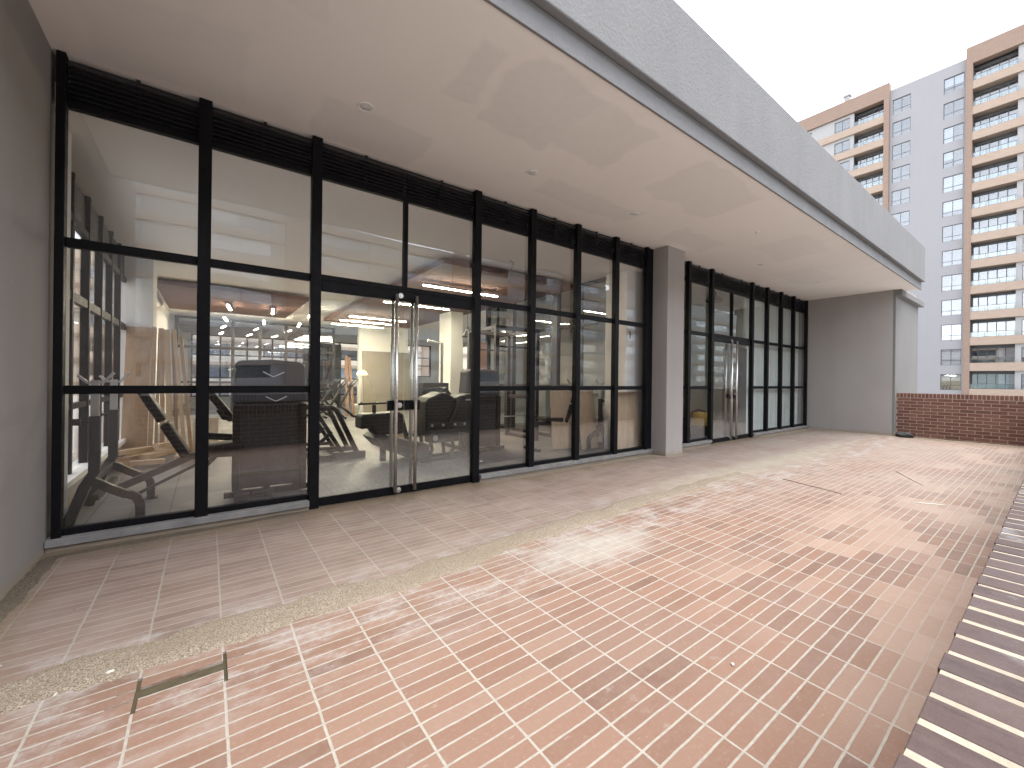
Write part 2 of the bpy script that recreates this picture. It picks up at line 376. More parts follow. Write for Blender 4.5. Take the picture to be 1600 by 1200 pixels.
bm = nb(); box(bm, -1.3, 17.9, -.18, 22.4, -6.2, -.052)
struct('podium', bm, M['grey'])
bm = nb(); box(bm, -300, 420, -300, 300, -6.4, -6.0)
struct('ground', bm, simple('street_ground', (.38, .375, .36), (.50, .49, .47), .2, .95))

# ------------------------------------------------------------------ sand
def sandmat(name, k):
    s = N(name)
    g = s.vor(210, None, 'Color'); n2 = s.noise(120, 4, .7)
    gs = s.sep(g)[0]
    cs = [tuple(q*k for q in c) for c in ((.18, .142, .100), (.305, .250, .190), (.45, .40, .33), (.265, .215, .158))]
    col = s.ramp(s.math('ADD', s.math('MULTIPLY', gs, .65), s.math('MULTIPLY', n2, .35)), (.2, cs[0]), (.5, cs[1]), (.85, cs[2]))
    col = s.mix(s.rng(s.noise(1.7, 4, .6), .4, .65, 0, .5), col, cs[3])
    s.bump(s.math('ADD', s.vor(210), n2), .9, .006)
    return s.set(col, .95, 0, .1)
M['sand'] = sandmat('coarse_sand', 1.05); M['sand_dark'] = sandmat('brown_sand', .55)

def sand_strip(path, half, height, seed, step=.022, nw=22, taper=.25):
    """low uneven ridge of sand along a path; its feathered edges dip under the floor"""
    rnd = random.Random(seed); pts = []
    from mathutils import noise as mn
    P = [Vector(p) for p in path]
    for a, b in zip(P, P[1:]):
        n = max(1, int((b-a).length/step))
        for k in range(n): pts.append(a.lerp(b, k/n))
    pts.append(P[-1]); bm = nb(); rows = []
    for i, p in enumerate(pts):
        d = (pts[min(i+1, len(pts)-1)]-pts[max(i-1, 0)]).normalized(); nrm = Vector((-d.y, d.x, 0))
        end = min(1, i*step/.25, (len(pts)-1-i)*step/taper); hw = half*(.35+.65*end)
        row = []
        for j in range(nw+1):
            t = -1+2*j/nw
            q = p + nrm*(t*hw*1.25)
            k = 1-abs(t)*1.25 + .50*(mn.noise(Vector((q.x*3+seed, q.y*5, 0)))) + .22*mn.noise(Vector((q.x*17, q.y*17, seed)))
            k = max(0, min(1, k*2.2))*end
            h = height*(k*(.75+.35*mn.noise(Vector((q.x*9, q.y*9, 2+seed)))) - .12) + .0028*k*(rnd.random()-.5)
            if k < .03: h = -.006
            row.append(bm.verts.new((q.x, q.y, h)))
        rows.append(row)
    for a, b in zip(rows, rows[1:]):
        for j in range(nw):
            if max(v.co.z for v in (a[j], a[j+1], b[j], b[j+1])) <= -.0055: continue
            f = bm.faces.new((a[j], a[j+1], b[j+1], b[j])); f.smooth = True
    for v in [v for v in bm.verts if not v.link_faces]: bm.verts.remove(v)
    return bm
stuff('sand_ridge', sand_strip([(-1.0, 2.72, 0), (1.0, 2.74, 0), (2.6, 2.86, 0), (4.2, 2.96, 0), (7.4, 3.02, 0)], .15, .016, 3, taper=4.2),
      M['sand'], 'long low ridge of coarse yellow sand lying along the terracotta tiles', 'sand')
stuff('sand_drift', sand_strip([(-.98, 3.2, 0), (-.95, 4.60, 0), (.9, 4.72, 0)], .055, .006, 8),
      M['sand_dark'], 'brown sand swept against the shaded left wall and the sill below the first two panes', 'sand')
stuff('sand_drift', sand_strip([(2.95, 4.68, 0), (6.7, 4.66, 0), (6.86, 4.40, 0), (7.52, 4.38, 0), (7.62, 4.66, 0), (9.15, 4.70, 0)], .06, .010, 5),
      M['sand'], 'pale sand swept round the foot of the free standing pillar', 'sand')
stuff('sand_drift', sand_strip([(11.3, 4.68, 0), (14.8, 4.66, 0), (14.82, 2.70, 0), (14.98, 2.55, 0), (15.0, .3, 0)], .10, .016, 6),
      M['sand'], 'pale sand swept along the foot of the end wall and the far brick parapet', 'sand')

# ------------------------------------------------------------------ plastered walls, pillar, canopy
FY = 4.75                      # plane of the mullion fronts
SZ = 3.96                      # underside of the canopy
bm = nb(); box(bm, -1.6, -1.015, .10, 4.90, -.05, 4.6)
tag(obj('plaster_wall', bm, M['grey_shaded'], bevel=.012), 'shaded grey plastered wall at the left end of the terrace, meeting the first tall window', 'wall')
bm = nb(); box(bm, 14.90, 17.7, 2.78, 5.6, -.05, 4.15)
tag(obj('plaster_wall', bm, M['grey'], bevel=.010), 'grey plastered wall closing the far end of the terrace below the canopy', 'wall')
t = thing('plaster_pier', 'grey plastered pier, brighter lit, at the outer corner of the end wall, small beam on top', 'pier', (16.3, 2.76, 0))
bm = nb(); box(bm, 14.896, 17.7, 2.735, 2.79, -.05, 3.957); obj('pier_face', bm, M['pier'], t, .008)
bm = nb(); box(bm, 14.92, 17.85, 2.62, 2.734, 3.80, 3.955); obj('beam', bm, M['pier'], t, .008)
bm = nb(); box(bm, 6.91, 7.47, 4.45, 5.02, -.05, 3.958)
tag(obj('pillar', bm, M['grey'], bevel=.010), 'square grey plastered pillar standing between the two glazed fronts', 'pillar')

can = thing('canopy_roof', 'deep grey canopy roof with pale plastered underside over the terrace', 'canopy', (7, 3.5, SZ))
bm = nb()
nx = 60
box(bm, -1.30, 15.38, 2.352, 4.84, SZ, SZ+.03)
obj('soffit', bm, M['soffit'], can)
bm = nb(); box(bm, -1.7, 15.45, 2.327, 2.350, SZ-.010, 4.30)
obj('fascia_strip', bm, M['fascia'], can, .004)
bm = nb(); box(bm, -1.75, 15.35, 2.25, 2.325, 4.14, 5.05); box(bm, -1.75, 15.35, 2.326, 4.2, 4.94, 5.05)
obj('fascia_band', bm, M['fascia'], can, .012)
bm = nb(); box(bm, -1.7, 15.34, 2.353, 22.6, 3.992, 4.93)
obj('roof_slab', bm, M['fascia'], can)

# downlights in the soffit
def downlight(x, y, r, label, grp='round downlights recessed in the canopy soffit'):
    t = thing('downlight', label, 'downlight', (x, y, SZ), grp)
    bm = nb(); lathe(bm, [(r, -.001), (r, -.008), (r*.93, -.011), (r*.80, -.010), (r*.76, -.002)], (x, y, SZ), 28)
    obj('trim_ring', bm, M['white_paint'], t)
    bm = nb(); lathe(bm, [(r*.74, -.0025), (r*.70, -.006), (r*.2, -.0065)], (x, y, SZ), 24)
    obj('lens', bm, M['lens'], t); return t
M['lens'] = simple('frosted_lens', (.62, .61, .59), (.70, .69, .67), 6, .3)
downlight(1.17, 3.95, .075, 'largest round white downlight, nearest the camera, above the left glass doors')
downlight(3.19, 3.94, .070, 'second round white downlight from the camera, above the window right of the first doors')
downlight(5.22, 3.94, .070, 'third round white downlight from the camera, left of the pillar')
downlight(9.58, 3.94, .075, 'round white downlight over the second pair of glass doors, past the pillar')
downlight(12.3, 3.75, .065, 'farthest round white downlight, close to the end wall')
bm = nb(); lathe(bm, [(.035, 0), (.035, -.008), (.015, -.012), (.012, -.035), (.025, -.038), (.024, -.042)], (7.46, 3.13, SZ), 14)
tag(obj('sprinkler_head', bm, M['white_paint']), 'tiny white sprinkler head in the soffit, nearer the canopy edge than the downlights', 'sprinkler')

# ------------------------------------------------------------------ brick parapets
s = N('dark_brick')
oi = s.n('ShaderNodeObjectInfo'); geo = s.n('ShaderNodeNewGeometry')
isl = geo.outputs['Random Per Island']
col = s.ramp(isl, (0, (.052, .035, .033)), (.5, (.066, .045, .042)), (1, (.082, .055, .050)))
col = s.mix(s.rng(s.noise(3.5, 5, .65), .40, .72, 0, .5), col, (.105, .085, .085))
col = s.mix(s.rng(s.noise(1.0, 5, .7, s.co((34, 7, 20))), .38, .68, 0, .55), col, (.105, .072, .062))
col = s.mix(s.rng(s.noise(1.0, 4, .65, s.co((60, 12, 30), (3, 1, 0))), .58, .74, 0, .5), col, (.036, .024, .022))
col = s.mix(s.rng(s.noise(5.5, 6, .7), .585, .70, 0, .5), col, (.26, .25, .255))
s.bump(s.math('ADD', s.noise(70, 5, .65), s.math('MULTIPLY', s.noise(14, 3), .6)), .45, .004)
M['brick'] = s.set(col, s.rng(s.noise(9, 4), .3, .7, .50, .75), 0, .25)
s = N('red_brown_brick'); geo = s.n('ShaderNodeNewGeometry')
col = s.ramp(geo.outputs['Random Per Island'], (0, (.125, .055, .042)), (.5, (.16, .074, .055)), (1, (.195, .095, .072)))
s.bump(s.noise(60, 4, .6), .4, .004); M['brick_red'] = s.set(col, .85, 0, .25)
s = N('cream_mortar'); col = s.ramp(s.noise(25, 4), (.3, (.29, .25, .193)), (.7, (.37, .325, .26))); s.bump(s.noise(90, 4), .6, .004); M['mortar'] = s.set(col, .95, 0, .1)
s = N('grey_mortar'); col = s.ramp(s.noise(25, 4), (.3, (.42, .36, .30)), (.7, (.52, .46, .39))); M['mortar_wall'] = s.set(col, .95, 0, .1)

# near parapet, its coping under the camera
par = thing('brick_parapet', 'long dark brick parapet with cream joints running along the right edge of the terrace', 'parapet', (7, -.04, 0))
PT = 1.05; pit = .0617
bm = nb(); rn = random.Random(4)
k = -1.0
x = .543-.004-26*pit
while x < 15.0:
    j = rn.uniform(-.0012, .0012)
    box(bm, x+.0058, x+pit-.0058, -.165+rn.uniform(-.002, .002), .091+rn.uniform(-.0009, .0009), PT-.118, PT+rn.uniform(-.0008, .0005)+j*.4)
    x += pit
obj('coping_bricks', bm, M['brick'], par, .0014)
bm = nb(); box(bm, -1.05, 15.0, -.155, .0890, -.05, PT-.0012)
mort = obj('mortar_core', bm, M['mortar'], par)
# running-bond face towards the terrace
bm = nb(); course = .0845
zc = PT-.118-.013; row = 0
while zc > .03:
    y1 = zc; y0 = max(.0, zc-(course-.0135))
    xx = -1.02-(.1285 if row % 2 else 0)
    while xx < 15.0:
        a, b = max(xx, -1.01), min(xx+.244, 14.99)
        if b-a > .03: box(bm, a, b, .06, .090, y0, y1)
        xx += .257
    zc -= course; row += 1
obj('face_bricks', bm, M['brick'], par, .002)

# far parapet
EX = 15.08; ET = 1.165
pf = thing('brick_parapet', 'short red brown brick parapet across the far end, beside the grey end wall', 'parapet', (EX, 1.4, 0))
bm = nb(); yy = 2.735
while yy > .10:
    box(bm, EX, EX+.24, yy-.057, yy, ET-.115, ET+rn.uniform(-.002, .002)); yy -= .070
obj('coping_bricks', bm, M['brick_red'], pf, .002)
bm = nb(); box(bm, EX+.008, EX+.232, -.16, 2.738, -.05, ET-.006); obj('mortar_core', bm, M['mortar_wall'], pf)
bm = nb(); zc = ET-.115-.013; row = 0
while zc > .02:
    y0 = max(0, zc-(course-.0135)); yy = 2.735+(.1285 if row % 2 else 0)-.02
    while yy > .09:
        a, b = max(yy-.244, .092), min(yy, 2.735)
        if b-a > .03: box(bm, EX, EX+.05, a, b, y0, zc)
        yy -= .257
    zc -= course; row += 1
obj('face_bricks', bm, M['brick_red'], pf, .002)

# ------------------------------------------------------------------ glazed fronts
ZS, ZT1, ZT2, ZL, ZTOP = .10, 1.275, 2.47, 3.575, 3.955     # sill top, transoms, louvre rail, head
def mullion(p, xr, w=.10, z0=ZS, z1=ZTOP, d=.09):
    bm = nb(); box(bm, xr-w, xr, FY-.01, FY-.01+d, z0, z1); obj('mullion', bm, M['black'], p, .004)
def hbar(p, a, b, z0, z1, name='transom'):
    bm = nb(); box(bm, a, b, FY+.04, FY+.10, z0, z1); obj(name, bm, M['black'], p, .003)
def pane(p, a, b, z0, z1, m='glass'):
    bm = nb(); box(bm, a-.006, b+.006, FY+.064, FY+.072, z0-.006, z1+.006); return obj('glass_pane', bm, M[m], p)
def louvre(p, a, b):
    bm = nb(); z = ZL+.075
    box(bm, a, b, FY+.098, FY+.104, ZL+.055, ZTOP)                    # backing sheet
    while z < ZTOP-.02:
        vs = box(bm, a+.002, b-.002, FY+.035, FY+.039, z-.026, z+.026, Matrix.Rotation(R(-38), 3, 'X'))
        z += .042
    c = (a+b)/2; box(bm, c-.014, c+.014, FY+.046, FY+.070, ZL+.05, ZTOP)
    obj('louvre_panel', bm, M['louvre'], p)
def bay(p, a, b, glass='glass', lower=True):
    hbar(p, a, b, ZL-.02, ZL+.05); louvre(p, a, b)
    pane(p, a, b, ZT2+.045, ZL-.02, glass)
    if lower:
        hbar(p, a, b, ZT2-.04, ZT2+.035); hbar(p, a, b, ZT1-.035, ZT1+.035); hbar(p, a, b, ZS, ZS+.055, 'bottom_rail')
        pane(p, a, b, ZT1+.035, ZT2-.04, glass); pane(p, a, b, ZS+.055, ZT1-.035, glass)
def sill(p, a, b):
    bm = nb(); box(bm, a, b, FY-.045, FY+.14, .042, ZS); obj('sill', bm, M['sill'], p, .004)
    bm = nb(); box(bm, a, b, FY-.015, FY+.14, -.04, .041); obj('sill_base', bm, M['grey'], p)
def door_bay(p, a, b):
    hbar(p, a, b, ZL-.02, ZL+.05); c = (a+b)/2
    louvre(p, a, c-.005); louvre(p, c+.005, b)
    bm = nb(); box(bm, c-.024, c+.024, FY+.03, FY+.10, ZT2+.045, ZL-.02); obj('mullion', bm, M['black'], p, .003)
    hbar(p, a, b, ZT2-.015, ZT2+.045)
    pane(p, a, c-.024, ZT2+.045, ZL-.02); pane(p, c+.024, b, ZT2+.045, ZL-.02)

f1 = thing('shopfront', 'wide black framed glazed front of the gym, left of the pillar', 'glazed wall', (2.9, FY, 0))
xs1 = [-.93, .010, .963, 2.975, 3.945, 4.905, 5.872, 6.745]
for i, xr in enumerate(xs1): mullion(f1, xr, .055 if i == 0 else (.06 if i == 7 else .10), 0 if i in (2, 3) else ZS)
for i, (a, b) in enumerate(zip(xs1, xs1[1:])):
    w = .06 if i == 6 else .10
    if i == 2: door_bay(f1, a, b-w)
    else: bay(f1, a, b-w)
sill(f1, -1.01, .865); sill(f1, 2.985, 6.90)
bm = nb(); box(bm, 6.745, 6.908, FY+.02, FY+.10, ZS, ZTOP); obj('jamb_filler', bm, M['black'], f1)
# manufacturer's tape marks left on the panes
tp = simple('pale_tape', (.42, .42, .42), (.5, .5, .5), 10, .6)
for cx, cz in ((.535, 1.40), (.56, 1.15)):
    bm = nb(); sqtube(bm, [(cx-.09, FY+.062, cz+.05), (cx, FY+.062, cz), (cx+.10, FY+.062, cz+.05)], .008, .002); obj('tape_mark', bm, tp, f1)
bm = nb(); box(bm, 3.03, 3.07, FY+.0615, FY+.0632, .26, .272); obj('tape_mark', bm, tp, f1)

f2 = thing('shopfront', 'narrower black framed glazed front past the pillar, panes backed with pale panels', 'glazed wall', (11, FY, 0))
xs2 = [7.52, 8.238, 9.196, 11.20, 12.09, 12.99, 13.88, 14.86]
for i, xr in enumerate(xs2): mullion(f2, xr, .05 if i in (0, 7) else .10, 0 if i in (2, 3) else ZS)
for i, (a, b) in enumerate(zip(xs2, xs2[1:])):
    w = .05 if i == 6 else .10
    if i == 2: door_bay(f2, a, b-w)
    else: bay(f2, a, b-w)
sill(f2, 7.475, 9.10); sill(f2, 11.21, 14.895)

def door(a, b, right, label, grp=None):
    """frameless glass leaf with black rails; `right` = this leaf is the right one of its pair (its pull is at its left)"""
    t = thing('glass_door', label, 'glass door', ((a+b)/2, FY+.05, 0), grp)
    y0, y1 = FY+.035, FY+.075; zt = ZT2-.02
    bm = nb(); box(bm, a, b, y0+.014, y0+.024, .10, zt-.11); obj('glass_pane', bm, M['glass_door'], t)
    bm = nb(); box(bm, a, b, y0, y1, .008, .10); obj('bottom_rail', bm, M['black'], t, .003)
    bm = nb(); box(bm, a, b, y0, y1, zt-.115, zt); obj('top_rail', bm, M['black'], t, .003)
    m = a if right else b; sg = 1 if right else -1
    hx = m + sg*.12
    # pulls outside and inside
    bm = nb()
    for yy in (y0-.055, y1+.045): tube(bm, [(hx, yy, .045), (hx, yy, 2.40)], .0205, 16)
    h = obj('pull_handle', bm, M['steel'], t)
    bm = nb()
    for zz in (.09, 1.12, 2.30): tube(bm, [(hx, y0-.055, zz), (hx, y1+.045, zz)], .010, 10)
    obj('standoff', bm, M['steel'], h)
    x0, x1 = sorted((m+sg*.004, m+sg*.20))
    bm = nb(); box(bm, x0, x1, y0-.004, y0+.030, 1.015, 1.135); pl = obj('lock_plate', bm, M['black'], t, .003)
    if not right:
        for zz in (.055, 1.075, zt-.055):
            bm = nb(); disc_y(bm, (m-.06, zz), .032, y0-.016, y0-.005, 20); disc_y(bm, (m-.06, zz), .016, y0-.022, y0-.0165, 14)
            obj('lock_cylinder', bm, M['steel'], t, .002)
    return t
def pair(a, b, la, lb, g):
    c = (a+b)/2
    door(a+.012, c-.003, False, la, g); door(c+.003, b-.012, True, lb, g)
pair(xs1[2], xs1[3]-.10, 'left leaf of the near pair of frameless glass doors, with steel pull bar and lock discs', 'right leaf of the near pair of frameless glass doors, its lower glass dusty', 'near pair of glass doors')
pair(xs2[2], xs2[3]-.10, 'left leaf of the far pair of glass doors, past the pillar', 'right leaf of the far pair of glass doors, dark panel behind it', 'far pair of glass doors')

# ------------------------------------------------------------------ inside the gym
s = N('grey_plank_floor')
x, y, z = s.sep()
u = s.math('DIVIDE', x, .30); iu = s.math('FLOOR', u); fu = s.math('FRACT', u)
vv_ = s.math('ADD', s.math('DIVIDE', y, 1.2), s.math('MULTIPLY', iu, .37)); iv = s.math('FLOOR', vv_); fv = s.math('FRACT', vv_)
du = s.math('MULTIPLY', s.math('MINIMUM', fu, s.math('SUBTRACT', 1., fu)), .30); dv = s.math('MULTIPLY', s.math('MINIMUM', fv, s.math('SUBTRACT', 1., fv)), 1.2)
jn = s.rng(s.math('MINIMUM', du, dv), .004, .008, 1, 0)
wn = s.n('ShaderNodeTexWhiteNoise', noise_dimensions='2D'); s.put(wn.inputs['Vector'], s.comb(iu, iv))
col = s.ramp(s.math('ADD', s.math('MULTIPLY', wn.outputs[0], .4), s.math('MULTIPLY', s.noise(3, 6, .65, s.co((1, 9, 1))), .6)), (.25, (.11, .112, .115)), (.75, (.19, .19, .19)))
col = s.mix(jn, col, (.05, .048, .045))
col = s.mix(s.rng(s.noise(.7, 4), .45, .7, 0, .4), col, (.36, .32, .28))
M['gymfloor'] = s.set(col, .5, 0, .4)
CZ = 3.56
bm = nb(); box(bm, -1.3, 17.65, 4.905, 22.3, -.049, .03); struct('gym_floor', bm, M['gymfloor'])
bm = nb(); box(bm, -1.3, 6.75, 4.865, 22.3, CZ, CZ+.2); box(bm, 6.751, 14.9, 4.865, 10.45, 3.90, 3.99); box(bm, 6.751, 12.2, 10.451, 22.3, CZ, CZ+.2)
struct('interior_ceiling', bm, M['ceil'])
bm = nb(); box(bm, -1.6, -1.0, 4.91, 5.30, -.05, 3.555)
tag(obj('wall_return', bm, M['white_plaster']), 'narrow pale wall return just behind the left edge of the first tall pane', 'wall')
bm = nb(); box(bm, 6.45, 6.95, 5.03, 5.55, .03, CZ)
tag(obj('column', bm, M['white_plaster'], bevel=.006), 'white plastered column behind the last pane before the grey pillar', 'column')
bm = nb(); box(bm, 5.74, 6.15, 10.8, 11.55, .03, CZ)
tag(obj('column', bm, M['white_plaster'], bevel=.006), 'white plastered column deep in the gym, seen through the right glass door', 'column')
bm = nb(); box(bm, -1.26, -.82, 9.95, 10.62, .03, CZ)
tag(obj('column', bm, M['white_plaster'], bevel=.006), 'white plastered column with tan boards leaning on it at the left', 'column')
bm = nb(); box(bm, -1.3, -1.1, 10.63, 22.3, .03, CZ)
tag(obj('interior_wall', bm, M['white_plaster']), 'white side wall of the gym running back beyond the leaning boards', 'wall')
# back wall with a window opening
bm = nb()
box(bm, -1.09, -.6, 22.0, 22.2, .03, CZ); box(bm, 7.4, 8.2, 22.0, 22.2, .03, CZ); box(bm, -.6, 7.4, 22.0, 22.2, 3.2, CZ); box(bm, -.6, 7.4, 22.0, 22.2, .03, .5); box(bm, 10.4, 12.2, 22.0, 22.2, .03, CZ); box(bm, 8.2, 10.4, 22.0, 22.2, .03, 1.5); box(bm, 8.2, 10.4, 22.0, 22.2, 3.3, CZ)
tag(obj('interior_wall', bm, M['white_plaster']), 'pale back wall of the gym with a black framed window', 'wall')
bm = nb(); box(bm, 6.76, 14.89, 10.3, 10.44, .03, 3.9)
tag(obj('interior_wall', bm, M['pale_green']), 'pale green back wall of the room past the pillar', 'wall')
bw = thing('window', 'long band of black framed windows along the back of the gym behind the glass screen', 'window', (3.4, 22, .5))
bm = nb()
for k in range(9): box(bm, -.6+k*.99, -.54+k*.99, 22.04, 22.12, .5, 3.2)
for zz in (.5, 1.3, 2.3, 3.14): box(bm, -.6, 7.4, 22.05, 22.11, zz, zz+.06)
obj('frame', bm, M['black'], bw)
bm = nb(); box(bm, -.59, 7.39, 22.075, 22.085, .52, 3.18); obj('glass_pane', bm, M['glass'], bw)
bm = nb(); box(bm, 12.0, 12.19, 10.46, 21.99, .03, .6); box(bm, 12.0, 12.19, 10.46, 21.99, 3.3, CZ); box(bm, 12.0, 12.19, 10.46, 11.0, .6, 3.3); box(bm, 12.0, 12.19, 15.8, 16.4, .6, 3.3); box(bm, 12.0, 12.19, 21.4, 21.99, .6, 3.3)  # mostly unseen openings, added to let daylight into the gym
tag(obj('interior_wall', bm, M['white_plaster']), 'white wall closing the right side of the gym at the back, wide openings added for daylight', 'wall')
bm = nb(); box(bm, 14.70, 14.88, 5.62, 10.29, .03, 3.9)
tag(obj('interior_wall', bm, M['pale_green']), 'pale green side wall inside the room past the pillar, seen through the far doors', 'wall')
bm = nb(); box(bm, 11.32, 14.86, 4.99, 5.06, .03, 3.9)
tag(obj('partition', bm, M['pale_green']), 'smooth pale green partition standing close behind the far panes', 'partition')
bm = nb(); box(bm, 4.90, 6.95, 17.0, 17.25, .03, CZ)
tag(obj('partition', bm, M['white_plaster']), 'cream freestanding wall deep in the gym, seen through the left glass door', 'partition')
bm = nb(); box(bm, 10.72, 11.28, 4.95, 5.30, .03, 2.28)
cb = obj('cupboard', bm, M['gym_grey'], bevel=.006); tag(cb, 'tall dark grey cupboard behind the right leaf of the far doors', 'cupboard')
wf = thing('window', 'black framed window in the back wall of the gym', 'window', (9.3, 22, 1.5))
bm = nb()
for xx in (8.2, 9.27, 10.34): box(bm, xx, xx+.06, 21.97, 22.10, 1.5, 3.3)
for zz in (1.5, 2.1, 2.55, 3.24): box(bm, 8.26, 10.34, 21.98, 22.09, zz, zz+.05)
obj('frame', bm, M['black'], wf)
bm = nb(); box(bm, 8.22, 10.38, 22.03, 22.04, 1.52, 3.28); obj('glass_pane', bm, M['glass'], wf)

# left side glazing
lg = thing('glazed_wall', 'black framed side glazing on the left of the gym, bright daylight behind it', 'glazed wall', (-1.2, 7.6, 0))
ys = [5.31, 6.32, 7.07, 7.82, 8.54, 9.25, 9.94]
for y_ in ys[:-1]:
    bm = nb(); box(bm, -1.25, -1.17, y_, y_+.06, .33, CZ); obj('mullion', bm, M['black'], lg)
for a, b in zip(ys, ys[1:]):
    bm = nb()
    box(bm, -1.24, -1.18, a+.06, b, 2.20, 2.30); box(bm, -1.24, -1.18, a+.06, b, 1.02, 1.08); box(bm, -1.24, -1.18, a+.06, b, 3.04, 3.12)
    obj('transom', bm, M['black'], lg)
    bm = nb(); box(bm, -1.235, -1.225, a+.06, b, 3.12, CZ)
    for k in range(9): box(bm, -1.215, -1.21, a+.062, b-.002, 3.13+k*.046, 3.165+k*.046, Matrix.Rotation(R(30), 3, 'Y'))
    obj('louvre_panel', bm, M['black'], lg)
    bm = nb(); box(bm, -1.215, -1.207, a+.055, b+.005, .34, 3.05); obj('glass_pane', bm, M['glass'], lg)
bm = nb(); box(bm, -1.32, -1.10, 5.31, 9.94, .27, .329); obj('sill', bm, M['white_paint'], lg)
bm = nb(); box(bm, -1.30, -1.15, 5.31, 9.94, .031, .269); obj('upstand', bm, M['grey'], lg)

# right side glazing
rg = thing('glazed_wall', 'black framed glazed wall on the right side of the gym, running back from the white column', 'glazed wall', (6.65, 8, 0))
ys = [(5.56, .08), (7.15, .20), (8.9, .35), (10.15, .10)]
for y_, w in ys:
    bm = nb(); box(bm, 6.60, 6.72, y_, y_+w, .03, CZ); obj('mullion', bm, M['gym_grey'] if w > .15 else M['black'], rg)
for (a, wa), (b, wb) in zip(ys, ys[1:]):
    bm = nb()
    for z0, z1 in ((.03, .10), (1.22, 1.28), (2.60, 2.68), (3.48, CZ)): box(bm, 6.63, 6.69, a+wa, b, z0, z1)
    n = 2
    for k in range(1, n): yy = a+wa+(b-a-wa)*k/n; box(bm, 6.64, 6.688, yy-.025, yy+.025, .10, 3.48)
    obj('transom', bm, M['black'], rg)
    bm = nb(); box(bm, 6.656, 6.664, a+wa-.005, b+.005, .05, 3.5); obj('glass_pane', bm, M['glass'], rg)

# framed glass screen at the back left
gs_ = thing('glazed_screen', 'black framed glass screen across the back left of the gym', 'glazed screen', (1.4, 18, 0))
for xx in (-.93, -.14, .66, 1.50, 2.36, 3.22, 4.1):
    bm = nb(); box(bm, xx, xx+.10, 17.95, 18.05, .03, 3.46); obj('mullion', bm, M['gym_grey'], gs_)
bm = nb()
for z0, z1 in ((3.38, 3.46), (2.36, 2.46), (1.15, 1.22)):
    box(bm, -.93, 4.2, 17.97, 18.03, z0, z1)
obj('transom', bm, M['gym_grey'], gs_)
bm = nb(); box(bm, -.9, 4.15, 17.995, 18.005, .05, 3.4); obj('glass_pane', bm, M['glass_far'], gs_)
bm = nb(); box(bm, 3.3, 4.85, 19.6, 19.8, .03, 2.9); tag(obj('partition', bm, M['gym_grey']), 'dark grey low partition behind the exercise bikes', 'partition')

# timber ceiling panels and linear lamps
bm = nb(); box(bm, -.95, 2.10, 11.8, 15.9, 3.40, 3.50)
tag(obj('ceiling_panel', bm, M['ceil_wood']), 'brown timber ceiling panel above the leaning boards, seen through the first two windows', 'ceiling panel')
bm = nb(); box(bm, 3.25, 6.40, 6.4, 15.6, 3.40, 3.50)
tag(obj('ceiling_panel', bm, M['ceil_wood']), 'brown timber ceiling panel carrying long linear lamps above the doors', 'ceiling panel')
s = N('warm_led'); s.b.inputs['Emission Color'].default_value = (1, .88, .66, 1); s.b.inputs['Emission Strength'].default_value = 62.0; M['led'] = s.set((.8, .7, .5), .5)
def lamp_bar(a, b, label, grp):
    a, b = Vector(a), Vector(b); c = (a+b)/2
    t = thing('linear_lamp', label, 'lamp', c, grp)
    bm = nb(); bar(bm, a, b, .06, .05); obj('housing', bm, M['silver'], t)
    d = Vector((0, 0, -.03)); bm = nb(); bar(bm, a+d, b+d, .05, .012); obj('diffuser', bm, M['led'], t)
    bm = nb()
    for k in (.12, .88): p = a.lerp(b, k); tube(bm, [p+Vector((0, 0, .025)), p+Vector((0, 0, 3.40-p.z))], .004, 6)
    obj('wire', bm, M['black'], t)
for y_, lab in ((7.69, 'nearest long glowing lamp bar, just above the right glass door'), (10.0, 'second long glowing lamp bar from the doors'),
                (13.05, 'third long glowing lamp bar from the doors'), (14.15, 'fourth long glowing lamp bar from the doors'), (15.3, 'farthest long glowing lamp bar from the doors')):
    lamp_bar((3.46, y_, 3.31), (5.25, y_, 3.31), lab, 'long lamp bars hung in a row below the timber ceiling')
for i, (x_, y_) in enumerate(((.40, 13.3), (1.45, 13.3), (2.45, 13.3), (.40, 16.2), (1.5, 16.2), (2.6, 16.2))):
    lamp_bar((x_, y_, 3.33), (x_+.10, y_+1.0, 3.33), ['left', 'middle', 'right'][i % 3] + ' short glowing lamp bar in the ' + ('nearer' if i < 3 else 'farther') + ' row, seen through the second window', 'short lamp bars at the back left')

def pendant(x, y, z, top, label, r=.16, m='gym_grey', grp=None):
    t = thing('pendant_lamp', label, 'pendant lamp', (x, y, z), grp)
    bm = nb(); lathe(bm, [(r, 0), (r*.97, .03), (r*.72, .10), (r*.34, .16), (r*.28, .24), (r*.1, .26)], (x, y, z), 22); obj('lamp_shade', bm, M[m], t)
    bm = nb(); tube(bm, [(x, y, z+.25), (x, y, top)], .006, 6); obj('cord', bm, M['black'], t)
pendant(5.25, 9.0, 2.46, CZ, 'small dark pendant lamp seen just right of the white gym column', .14)
pendant(10.45, 5.4, 3.48, 3.9, 'dark dome pendant lamp seen through the panes beside and above the far doors', .21)
pendant(8.3, 8.2, 2.75, 3.9, 'dark pendant lamp hanging in the room behind the right side glazing', .17)

bm = nb(); tube(bm, [(6.535, 5.025, 2.36), (6.54, 5.0, 2.30), (6.535, 5.015, 2.23)], .014, 8)
tag(obj('cable_tail', bm, M['gym_black']), 'short dark cable tail sticking out of the white column behind the last pane', 'cable')
bm = nb(); tube(bm, [(4.35, 6.0, 3.17), (4.40, 6.0, 3.36), (4.455, 6.0, 3.53), (4.38, 6.0, 3.555)], .007, 8)
tag(obj('ceiling_wire', bm, M['gym_black']), 'dark bent wire hanging from the gym ceiling above the right of the doors', 'wire')
